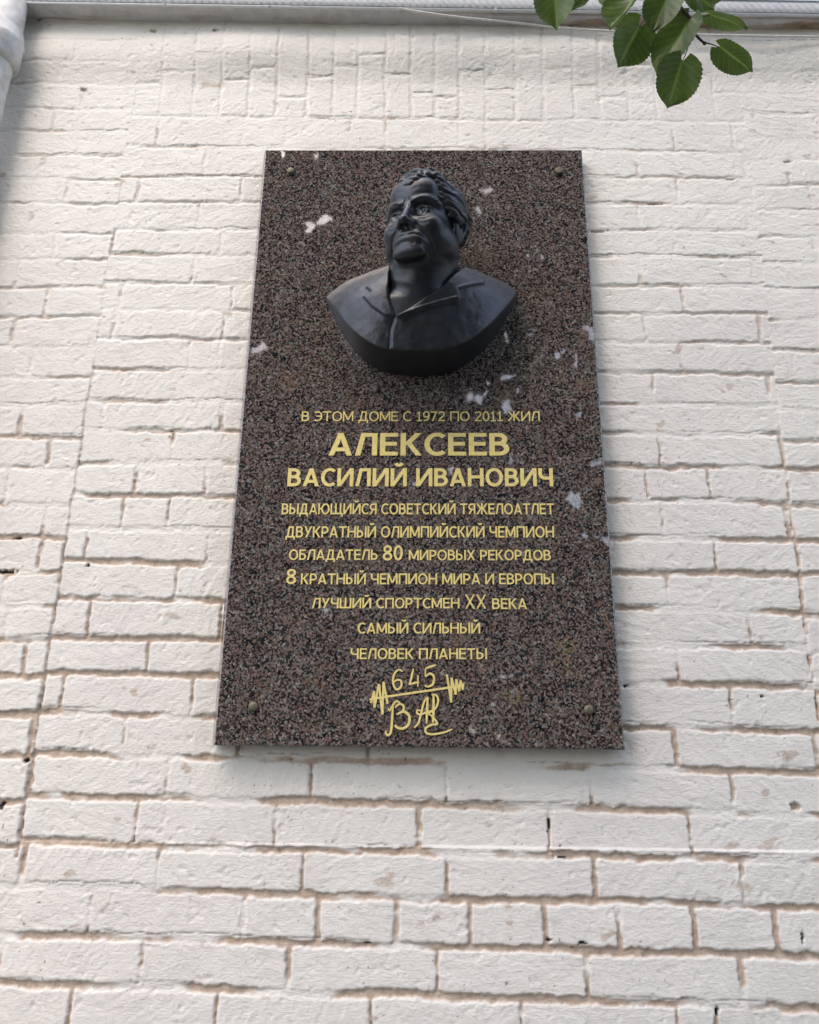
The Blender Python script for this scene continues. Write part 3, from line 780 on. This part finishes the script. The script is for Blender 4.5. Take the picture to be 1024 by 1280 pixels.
def n3(x, y, z, seed):
    return (fbm(x, y+.37*z, 3, seed) + fbm(y, z+.41*x, 3, seed+5) + fbm(z, x+.29*y, 3, seed+9))/3

HS = 0.0097                                      # metres per head unit (1 unit ~ 1 cm)
HYAW, HTILT, HROLL = R_(28), R_(5), R_(-5)
HC = np.array([*([0]*3)], float)
_hx, _hz = inv(532, 290, -.128); HC = np.array([_hx, .128, _hz])      # x, depth out of the plaque, z
_cy, _sy, _ct, _st = math.cos(HYAW), math.sin(HYAW), math.cos(HTILT), math.sin(HTILT)
hr_ = np.array([_cy, _sy, 0]); hf_ = np.array([-_sy*_ct, _cy*_ct, -_st]); hu_ = np.array([-_sy*_st, _cy*_st, _ct])
hr_, hu_ = hr_*math.cos(HROLL)+hu_*math.sin(HROLL), hu_*math.cos(HROLL)-hr_*math.sin(HROLL)
def tohead(x, d, z):
    q = [x-HC[0], d-HC[1], z-HC[2]]
    return [sum(q[i]*a[i] for i in range(3))/HS for a in (hr_, hf_, hu_)]
def fromhead(p): return HC + HS*(p[0]*hr_ + p[1]*hf_ + p[2]*hu_)

def head_sdf(P):
    X, Y, Z = P; A = np.abs(X); Z = np.where(Z < 0, Z*1.10, Z); P = [X, Y, Z]
    X = X/1.03; A = np.abs(X); P = [X, Y, Z]
    d = ell(P, (0, -1.0, 4.0), (7.7, 9.6, 8.6))
    d = smin(d, ell(P, (0, 2.4, -2.2), (7.1, 6.6, 9.0)), 2.0)
    Pm = [A, Y, Z]
    d = smin(d, ell(Pm, (4.5, 1.8, -5.9), (3.6, 4.7, 3.9)), 1.8)          # jowls
    d = smin(d, ell(P, (0, 6.8, -9.9), (4.0, 2.1, 1.8)), 1.5)             # chin
    d = smin(d, ell(P, (0, 2.0, -9.3), (5.0, 4.4, 2.2)), 1.2)            # double chin
    d = smin(d, ell(Pm, (4.1, 5.9, -3.2), (2.7, 2.2, 2.4)), 1.6)          # cheeks
    d = smin(d, ell(P, (0, 6.9, -7.0), (3.9, 2.5, 2.7)), 1.3)             # muzzle
    d = smin(d, ell(P, (0, 6.4, 6.0), (5.4, 2.6, 3.6)), 2.0)              # forehead
    d = smin(d, chain(Pm, [(6.2, 5.5, 1.9), (4.3, 7.7, 2.75), (1.5, 8.75, 2.0)], [.55, .72, .65]), .9)     # brow ridge
    d = ssub(d, ell(Pm, (3.35, 9.55, -.05), (2.5, 2.25, 1.6)), .8)        # sockets
    d = ssub(d, ell(Pm, (1.55, 9.3, .3), (.8, 1.0, 1.3)), .6)
    # eyes
    ec = (3.35, 6.50, -.10)
    d = smin(d, ell(Pm, ec, (1.85, 1.62, 1.6)), .12)
    lid = smax(ell(Pm, (3.35, 6.55, -.05), (2.15, 1.84, 1.84)), -(Z - (.46 + .24*np.cos((A-3.2)*.9))), .06)
    lid = smax(lid, Y*-1 + 5.9, .2)
    d = smin(d, lid, .06)                                                  # upper lid
    low = smax(ell(Pm, (3.35, 6.5, -.15), (2.1, 1.78, 1.78)), (Z + .95), .12)
    d = smin(d, smax(low, 5.9-Y, .2), .12)
    d = ssub(d, chain(Pm, [(1.5, 8.0, 1.0), (3.2, 8.45, 1.5), (5.1, 7.2, 1.0)], [.10, .16, .10]), .25)   # lid crease
    d = smin(d, chain(Pm, [(1.9, 7.3, -1.7), (3.4, 7.5, -2.15), (5.1, 6.5, -1.6)], [.30, .42, .3]), .8)       # bags
    d = ssub(d, chain(Pm, [(1.8, 7.75, -1.75), (2.7, 8.0, -2.6), (4.4, 7.7, -2.75), (5.6, 6.3, -2.1)], [.04, .05, .05, .04]), .35)
    pup = np.sqrt((A-3.35+.0)**2+(Z-.05)**2)                                   # carved iris ring and pupil
    d = np.where((Y > 6.8) & (pup < .95), d + .20*sst(.86, .70, pup) + .36*np.exp(-(((A-3.35)/.36)**2+((Z-.12)/.42)**2)), d)
    # nose
    d = smin(d, chain(P, [(0, 8.0, 1.8), (0, 9.1, -.3), (0, 9.9, -2.4)], [.72, .80, 1.0]), .9)
    d = smin(d, ell(P, (0, 9.95, -2.95), (1.35, 1.2, 1.05)), .7)
    d = smin(d, ell(Pm, (1.4, 8.9, -3.5), (.85, 1.1, .85)), .75)
    d = ssub(d, ell(Pm, (.70, 9.4, -4.2), (.42, .75, .5)), .22)
    d = ssub(d, chain(Pm, [(2.1, 9.0, -2.8), (2.3, 8.7, -3.9)], [.12, .14]), .3)
    # mouth
    d = smin(d, chain(Pm, [(0, 8.8, -5.85), (1.3, 8.6, -5.9), (3.0, 7.6, -6.7)], [.36, .34, .22]), .8)
    d = smin(d, chain(Pm, [(0, 8.5, -7.0), (1.2, 8.35, -7.05), (2.6, 7.6, -7.4)], [.40, .36, .22]), .8)
    def engrave(pts, wd, depth, side=1.0):
        """carve a soft line into the front of the face; side > 0 leaves a raised roll beside it"""
        nonlocal d
        dd = np.full(A.shape, 99.0); c = catmull(pts, 5); n_ = len(c)-1
        for i in range(n_):
            (a0, b0), (a1, b1) = c[i], c[i+1]
            t = np.clip(((A-a0)*(a1-a0)+(Z-b0)*(b1-b0))/((a1-a0)**2+(b1-b0)**2+1e-9), 0, 1)
            fade = math.sin(math.pi*min(1, max(0, (i+.8)/(n_+.9))))**.5
            dd = np.minimum(dd, np.hypot(A-a0-(a1-a0)*t, Z-b0-(b1-b0)*t)/(wd*(.5+.5*fade)))
        d = d + np.where(Y > 3, depth*np.exp(-dd**2), 0)
    engrave([(-.3, -6.45), (.8, -6.40), (2.0, -6.46), (3.1, -6.75), (3.9, -7.3)], .15, .28)
    engrave([(0, -8.1), (1.0, -8.1), (1.9, -8.4)], .50, .17)
    engrave([(.0, -4.7), (.0, -5.6)], .28, .12)
    engrave([(2.2, -3.6), (3.1, -4.9), (4.1, -6.4), (4.7, -8.0), (4.6, -9.4)], .40, .32)
    engrave([(3.7, -8.6), (3.9, -9.9), (3.7, -10.8)], .28, .10)
    engrave([(1.7, -1.5), (2.7, -2.45), (4.2, -2.7), (5.6, -2.0)], .26, .09)
    engrave([(2.2, -3.0), (3.4, -3.7), (4.8, -3.6)], .30, .12)
    engrave([(1.35, .75), (2.4, 1.35), (3.8, 1.55), (5.3, 1.0)], .20, .20)
    engrave([(.62, 1.0), (.66, 2.2), (.50, 3.3)], .17, .17)
    engrave([(1.3, 3.6), (2.6, 4.1), (4.4, 4.0)], .26, .07)
    engrave([(1.2, 5.0), (2.8, 5.4), (4.6, 5.2)], .26, .06)
    engrave([(5.6, .3), (6.3, .5), (6.9, .9)], .16, .10); engrave([(5.6, -.4), (6.4, -.6), (7.0, -.9)], .16, .10)
    # eyebrows: short tufts
    for i in range(9):
        t = i/8; x_ = 1.3+4.7*t; y_ = 9.15-2.9*t**1.7; z_ = 2.0+1.2*math.sin(t*2.3)-.25*t
        c0 = (x_, y_+.45, z_-.2); c1 = (x_+.45, y_+.15, z_+.42)
        d = near(Pm, d, c0, 1.6, lambda p, e: smin(e, cap(p, c0, c1, .20, .12), .3))
    # ears
    ear = ell(Pm, (7.9, -.5, -1.5), (.95, 2.2, 3.5))
    ear = smin(ear, chain(Pm, [(7.4, .6, .3), (8.4, -.6, 1.6), (8.8, -2.3, 1.0), (8.5, -2.4, -1.2), (7.9, -1.2, -3.6)], [.35, .42, .45, .4, .6]), .4)
    ear = ssub(ear, ell(Pm, (8.6, -.7, -.9), (.6, 1.15, 1.7)), .35)
    d = smin(d, ear, .5)
    # neck
    return d

def hair_sdf(P):
    X, Y, Z = P
    base = ell(P, (.1, -1.9, 4.4), (8.6, 10.1, 8.9))
    base = smin(base, ell(P, (6.9, -.4, 4.0), (2.6, 4.4, 4.6)), 1.2)         # full side hair
    base = smin(base, ell(P, (-6.6, .2, 3.2), (2.3, 3.8, 4.6)), 1.2)
    base = smin(base, ell(P, (.2, 4.6, 9.6), (4.8, 3.0, 2.6)), 1.0)         # quiff
    face = ell(P, (0, 9.0, -1.6), (6.9, 9.6, 9.6)); face = smin(face, ell(P, (0, 11.2, 2.9), (7.2, 7.4, 4.9)), 1.0)
    base = ssub(base, face, .7)
    d = smax(base, -(Z + 2.6 + .2*(Y+1)), .8)
    def lock(pts, r0, r1, k=.5):
        nonlocal d
        c = [np.array(q) for q in catmull(pts, 4)]
        mn = np.min(c, 0)-2.0; mx = np.max(c, 0)+2.0
        mk = np.ones(X.shape, bool)
        for i in range(3): mk &= (P[i] > mn[i]) & (P[i] < mx[i])
        if not mk.any(): return
        Ps = [p[mk] for p in P]; n_ = len(c)-1
        rs = [(r0 + (r1-r0)*i/n_)*(.45+.55*math.sin(math.pi*min(1, (i+1.2)/(n_+1.2)))) for i in range(len(c))]
        d[mk] = smin(d[mk], chain(Ps, c, rs), k)
    # the rolled curl over the middle of the forehead
    lock([(-2.6, 7.3, 6.7), (-1.0, 8.3, 6.8), (.8, 8.5, 7.2), (2.0, 8.0, 8.3), (1.8, 7.2, 9.9), (.4, 6.9, 10.7), (-.9, 7.4, 9.9)], .95, .75, .22)
    lock([(2.2, 7.4, 7.3), (3.3, 7.1, 8.6), (3.2, 5.6, 10.9), (2.0, 4.4, 12.2), (.4, 3.0, 12.9)], .8, .8, .3)
    lock([(-2.2, 7.3, 7.4), (-2.9, 7.1, 8.9), (-2.0, 5.6, 11.3), (-.9, 4.0, 12.5), (.1, 2.2, 12.9)], .8, .8, .3)
    lock([(-3.2, 6.7, 6.6), (-4.2, 6.3, 8.0), (-4.0, 4.4, 10.4), (-3.0, 2.2, 12.0)], .8, .8, .35)
    lock([(-4.3, 5.6, 6.9), (-5.3, 4.9, 7.9), (-5.6, 3.0, 9.4), (-4.9, .6, 11.0)], .75, .8, .4)
    lock([(-5.6, 4.6, 5.6), (-6.5, 3.6, 6.6), (-6.8, 1.4, 8.0), (-6.3, -1, 9.4)], .7, .8, .4)
    lock([(-6.4, 3.6, 3.4), (-7.3, 2.3, 4.4), (-7.8, .1, 5.4), (-7.6, -2.4, 6.6)], .65, .75, .4)
    lock([(-6.7, 3.2, .8), (-7.5, 1.8, 1.8), (-8.1, -.4, 2.8), (-8.2, -3, 3.8)], .55, .7, .4)
    # wavy side swept back over the temple and the ear
    for i in range(8):
        t = i/7
        x0, y0, z0 = 4.1+2.9*t**.7, 6.3-3.0*t, 8.6-8.6*t
        w1 = .75*(-1)**i*.4
        q = [(x0, y0, z0), (x0+1.1, y0-.7, z0+.9), (x0+1.5+.3*t, y0-2.4, z0+.55+w1), (x0+1.3+.5*t, y0-4.2, z0+1.5), (x0+.9+.5*t, y0-6.2, z0+1.1-w1)]
        lock(q, .72, .95, .55)
    lock([(8.2, -2.6, 5.0), (8.5, -3.8, 3.2), (8.1, -4.6, 1.2), (7.3, -5.0, -.6)], .95, .9, .6)
    lock([(-8.2, -2.6, 2.4), (-8.4, -4.0, .0), (-7.8, -4.8, -2.0)], .8, .7, .5)
    # comb marks follow the sweep, and the waves break it up
    wv = n3(X*.40+.5*np.sin(Z*.6), Y*.30, Z*.55, 201)
    st_ = fbm((Z-.22*Y)*1.7 + X*.5, Y*.28 + X*.1, 3, 207)
    fl = Z - .26*Y + .15*X + 2.3*n3(X*.22, Y*.22, Z*.22, 211)
    gr = np.exp(-(np.sin(fl*1.25)/.30)**2); fine = np.sin(fl*6.3 + 3*st_)
    return d - 1.85*wv - .55*st_ + .30*gr*(.6+.8*(wv+.5)) + .05*fine - .15

# torso: thickness of the relief over the plaque, measured off the photograph
def ztop(x):
    a = np.abs(x-.008); return .357 - .29*np.maximum(a-.05, 0) - 1.1*np.maximum(a-.17, 0)**2*4
def relief(x, z):
    a = np.clip(1-((x-.0)/.236)**2, 0.0, 1)
    Dx = .010 + .128*a**.62
    t = np.clip((ztop(x)-z)/.135, 0, 1); pr = np.sqrt(np.maximum(1-(1-t)**2.2, 0))
    return Dx*pr*(1-.35*np.clip((.22-z)/.14, 0, 1)**1.5*.5)
def onto(px, py):
    d = .11
    for _ in range(12):
        x, z = inv(px, py, -d); d = .5*d + .5*float(relief(np.array(x), np.array(z)))
    return x, z
def polyd(x, z, pts):
    """signed distance to a polygon, negative inside"""
    dd = np.full(x.shape, 1e9); ins = np.zeros(x.shape, bool); n_ = len(pts)
    for i in range(n_):
        (ax_, az_), (bx_, bz_) = pts[i], pts[(i+1) % n_]
        ex, ez = bx_-ax_, bz_-az_; wx, wz = x-ax_, z-az_
        t = np.clip((wx*ex+wz*ez)/(ex*ex+ez*ez+1e-12), 0, 1)
        dd = np.minimum(dd, (wx-ex*t)**2+(wz-ez*t)**2)
        c_ = ((az_ <= z) & (bz_ > z)) | ((bz_ <= z) & (az_ > z))
        xi = ax_ + (z-az_)/(bz_-az_+1e-12)*(bx_-ax_); ins ^= c_ & (x < xi)
    return np.where(ins, -1, 1)*np.sqrt(dd)
def zc(px, py): return (380+px/3.413, 180+py/3.413)   # the measurements were taken on a 3.413x enlargement
LAP_R = [onto(*zc(*p)) for p in [(690, 500), (688, 528), (720, 552), (770, 582), (770, 602), (660, 624), (663, 664), (560, 690), (400, 745), (386, 732), (458, 676), (572, 598), (676, 512)]]
LAP_L = [onto(*zc(*p)) for p in [(368, 530), (360, 600), (362, 660), (388, 738), (345, 736), (290, 697), (250, 652), (287, 632), (263, 612), (300, 590), (340, 560)]]
VNECK = [onto(*zc(*p)) for p in [(366, 540), (362, 660), (392, 738), (470, 690), (590, 612), (688, 528), (690, 470), (370, 470)]]
SEAM = [onto(*zc(*p)) for p in [(388, 740), (372, 790), (368, 850), (366, 900)]]
ARC = [(-.245, .50), (-.232, .335)] + [inv(*p) for p in [(408, 374), (418, 397), (432, 423), (450, 446), (474, 463), (500, 469), (530, 470.5), (558, 467), (582, 456.5), (606, 437), (628, 408), (643, 379), (646.5, 358)]] + [(.235, .50)]
ARC = [ARC[0]] + [tuple(map(float, p)) for p in catmull(ARC[1:-1], 6)] + [ARC[-1]]

def neck_sdf(x, d, z):
    P = tohead(x, d, z)
    a = fromhead((.2, -1.3, -5)); b = np.array([-.002, .075, .27])
    e = cap([x, d, z], a, b, .066, .081)
    e = smin(e, cap([x, d, z], fromhead((5.2, -1, -5)), (.025, .095, .29), .017, .013), .03)   # neck tendon
    e = smin(e, cap([x, d, z], fromhead((-3.2, 2.5, -9)), (-.030, .118, .30), .016, .012), .03)
    return e

def bust_build():
    st = .0021
    # figure: head, neck and the skin inside the open collar
    lo = np.array([-.16, -.004, .135]); hi = np.array([.17, .29, .64])
    ax = [np.arange(lo[i], hi[i], st) for i in range(3)]
    x, d, z = np.meshgrid(*ax, indexing='ij'); x, d, z = [q.astype(np.float32) for q in (x, d, z)]
    P = tohead(x, d, z)
    e = head_sdf(P)*HS
    nk = neck_sdf(x, d, z)
    e = smin(e, nk, .012)
    chest = (d - (relief(x, z)-.0045-.050*sst(.20, .30, z)))*.75
    chest = smax(chest, polyd(x, z, VNECK)-.006, .004)
    e = smin(e, chest, .012)
    e = smax(e, -d-.001, .001); e = e + n3(x*60, d*60, z*60, 231)*.0013
    fig = surface_nets(e, lo, st)
    hd = hair_sdf(P)*HS; hd = smax(hd, -d-.001, .001)
    hair = surface_nets(hd, lo, st)
    # jacket
    lo = np.array([-.25, -.004, .06]); hi = np.array([.25, .17, .42]); s2 = .0021
    ax = [np.arange(lo[i], hi[i], s2) for i in range(3)]
    x, d, z = np.meshgrid(*ax, indexing='ij'); x, d, z = [q.astype(np.float32) for q in (x, d, z)]
    xs, zs = x[:, 0, :], z[:, 0, :]
    H = relief(xs, zs)
    H = np.where(zs >= ztop(xs), -.012, H)
    H = H + .0035*fbm(xs*22+zs*6, zs*16, 3, 241) + .0016*fbm(xs*70, zs*70, 3, 243)
    vn = polyd(xs, zs, VNECK); lr = polyd(xs, zs, LAP_R); ll = polyd(xs, zs, LAP_L)
    H = H + .0050*(1-sst(-.0016, .0010, lr)) + .0050*(1-sst(-.0016, .0010, ll))
    H = H + .0022*np.exp(-((lr+.0035)/.0022)**2)*(lr < 0) 
    sm_ = np.full(xs.shape, 1.0)
    for (a0, b0), (a1, b1) in zip(SEAM, SEAM[1:]):
        t = np.clip(((xs-a0)*(a1-a0)+(zs-b0)*(b1-b0))/((a1-a0)**2+(b1-b0)**2), 0, 1); sm_ = np.minimum(sm_, np.hypot(xs-a0-(a1-a0)*t, zs-b0-(b1-b0)*t))
    left = xs < np.interp(zs, [b for a, b in SEAM[::-1]], [a for a, b in SEAM[::-1]])
    zl = np.max([b for a, b in SEAM])
    H = H - .0030*sst(.004, -.002, xs-np.interp(zs, [b for a, b in SEAM[::-1]], [a for a, b in SEAM[::-1]]))*sst(zl+.006, zl-.012, zs)*np.exp(-(sm_/.03)**2) - .0018*np.exp(-(sm_/.0028)**2)
    e = (d - H[:, None, :])*.75
    arc = polyd(xs, zs, ARC)[:, None, :] + 0*d
    e = smax(e, arc, .0014)
    e = smax(e, np.maximum(-vn[:, None, :], -9)-.0 + 0*d, .003)
    e = smax(e, -d-.001, .001)
    jack = surface_nets(e, lo, s2)
    return fig, hair, jack
def bust_mesh(name, VQ, parent, it=2):
    V_, Q_ = VQ
    V_ = V_.copy()
    # light Laplacian relaxation removes the grid stepping
    for _ in range(it):
        s_ = np.zeros_like(V_); c_ = np.zeros(len(V_))
        for a, b in ((0, 1), (1, 2), (2, 3), (3, 0)):
            np.add.at(s_, Q_[:, a], V_[Q_[:, b]]); np.add.at(s_, Q_[:, b], V_[Q_[:, a]]); np.add.at(c_, Q_[:, a], 1); np.add.at(c_, Q_[:, b], 1)
        V_ = V_*.45 + .55*s_/np.maximum(c_, 1)[:, None]
    W_ = np.stack([V_[:, 0], -V_[:, 1], V_[:, 2]], 1)
    me = np_mesh(name, W_, Q_[:, ::-1])
    bm = bmesh.new(); bm.from_mesh(me); bmesh.ops.recalc_face_normals(bm, faces=bm.faces); bm.to_mesh(me); bm.free()
    return link(name, me, M_BRONZE, parent, True)
bust = empty('bronze_bust', (0, 0, .09))
tag(bust, 'dark bronze portrait bust of a heavy man in an open jacket on the plaque', 'bust')
_fig, _hair, _jack = bust_build()
bust_mesh('figure', _fig, bust, 1); bust_mesh('hair', _hair, bust, 1); bust_mesh('jacket', _jack, bust, 1)
#====GROUND
# ------------------------------------------------------------------ ground in front of the wall
M_GROUND = simple('worn_pavement', (.16, .155, .135), .9, 0, .4, 2.0, .5, 30, .02)
bm = bmesh.new(); bmesh.ops.create_grid(bm, x_segments=40, y_segments=40, size=120)
bmesh.ops.translate(bm, verts=bm.verts, vec=(0, 0, -2.30)); tag(bm_obj('ground', bm, M_GROUND), kind='structure')
#====TREE
# ------------------------------------------------------------------ the linden behind the photographer: shades the wall, mirrors in the polished granite
M_BARK = simple('linden_bark', (.10, .085, .07), .9, 0, .5, 14, .6, 30, .02)
tree = empty('linden_tree', (1.3, -5.6, -2.3))
tag(tree, 'linden tree with dense drooping crown mirrored in the polished plaque', 'tree')
bm = bmesh.new()
add_tube(bm, catmull([(1.3, -5.6, -2.32), (1.32, -5.62, -1.2), (1.2, -5.7, .6), (1.3, -5.8, 3.2), (1.1, -5.9, 6.5)], 6), [.24-.2*i/24 for i in range(25)], 14)
for k, (a, b, c_) in enumerate([(-2.2, -5.2, 2.6), (3.8, -5.6, 2.2), (-1.2, -6.8, 4.6), (3.2, -5.0, 5.0), (.4, -4.6, 4.4), (4.6, -6.4, 3.6)]):
    z0 = .2+.5*k
    add_tube(bm, catmull([(1.22, -5.7, z0), ((1.2+a)/2, (b-5.7)/2, (z0+c_)/2+.4), (a, b, c_)], 6), [.11-.085*i/12 for i in range(13)], 8)
bm_obj('trunk', bm, M_BARK, tree, True)
GAPS = [(388, 284, 7, 6, 0), (405, 272, 9, 6, -.6), (353, 194, 5, 3, 0), (398, 196, 3, 5, 0), (337, 332, 3.5, 4, 0), (322, 437, 8, 5, -.5), (329, 430, 4, 4, 0),
        (673, 320, 4.5, 9, .1), (733, 408, 7, 4, .2), (741, 416, 4, 9, -.2), (639, 424, 7, 6, .4), (633, 472, 6, 4, .5), (650, 489, 5, 4, -.3), (634, 506, 5, 4, .3), (662, 477, 4, 5, 0), (692, 461, 3, 4, 0),
        (712, 440, 5, 3, .4), (722, 451, 4, 4, 0), (704, 437, 3, 3, 0), (695, 443, 2.5, 5, -.2), (718, 515, 12, 5.5, .35), (744, 524, 4, 6, -.4), (680, 540, 5, 3, .3), (745, 579, 3, 3, 0), (696, 610, 13, 6.5, .6), (720, 629, 6, 4.5, .2),
        (731, 669, 6, 3, .4), (758, 678, 3, 6, -.2), (590, 498, 2.5, 3, 0), (684, 530, 3, 3, 0), (700, 495, 3, 5, .2), (735, 505, 3, 3, 0), (606, 237, 3, 3, 0), (597, 263, 4, 2, 0)]
n_l = 36000
u = rng.random((n_l, 3))
cx_ = 0.75 + 3.6*np.sign(u[:, 0]-.5)*np.abs(2*u[:, 0]-1)**.8; cz_ = -1.5 + 9.2*u[:, 1]; cy_ = -4.6 - 2.6*u[:, 2]
wz = np.clip((cz_+1.5)/9.2, 0, 1); keep = np.abs(cx_-.75) < 3.6*np.sqrt(np.clip(1-np.abs(2*wz-.9)**3.2*.8, 0.05, 1)) + .5*fbm(cz_*1.7, cy_*1.7, 3, 301)
cx_, cy_, cz_ = cx_[keep], cy_[keep], cz_[keep]; n_l = len(cx_)
sz = .075 + .055*rng.random(n_l)
mx_, my_, mz_ = CAM[0], -CAM[1], CAM[2]                    # the lens seen in the mirror of the granite
t_ = (0-my_)/(cy_-my_); ix = mx_ + t_*(cx_-mx_); iz = mz_ + t_*(cz_-mz_); sc_ = sz*np.abs(t_)*.62
drop = np.zeros(n_l, bool)
for (gx_, gy_, ra, rb, an) in GAPS:
    x0_, z0_ = inv(gx_, gy_); ra *= .0019; rb *= .0023
    dx_, dz_ = ix-x0_, -(iz-z0_); ca, sa = math.cos(an), math.sin(an)
    q1, q2 = dx_*ca+dz_*sa, -dx_*sa+dz_*ca
    drop |= (q1/(ra+sc_))**2 + (q2/(rb+sc_))**2 < 1
cx_, cy_, cz_, sz = cx_[~drop], cy_[~drop], cz_[~drop], sz[~drop]; n_l = len(cx_)
nv = rng.normal(size=(n_l, 3)); nv[:, 1] -= .9; nv /= np.linalg.norm(nv, axis=1)[:, None]
tv = np.cross(nv, rng.normal(size=(n_l, 3))); tv /= np.linalg.norm(tv, axis=1)[:, None]; bv = np.cross(nv, tv)
C_ = np.stack([cx_, cy_, cz_], 1)
outl = [(-1.1, 0), (-.55, .75), (.25, .85), (1.15, 0), (.25, -.85), (-.55, -.75)]
Vt = np.stack([C_ + sz[:, None]*(a*tv + b*bv) + (nv*sz[:, None]*.18*abs(b)) for a, b in outl], 1).reshape(-1, 3)
link('crown', np_mesh('crown', Vt, np.arange(n_l*6).reshape(-1, 6)), M_CROWN, tree, False)
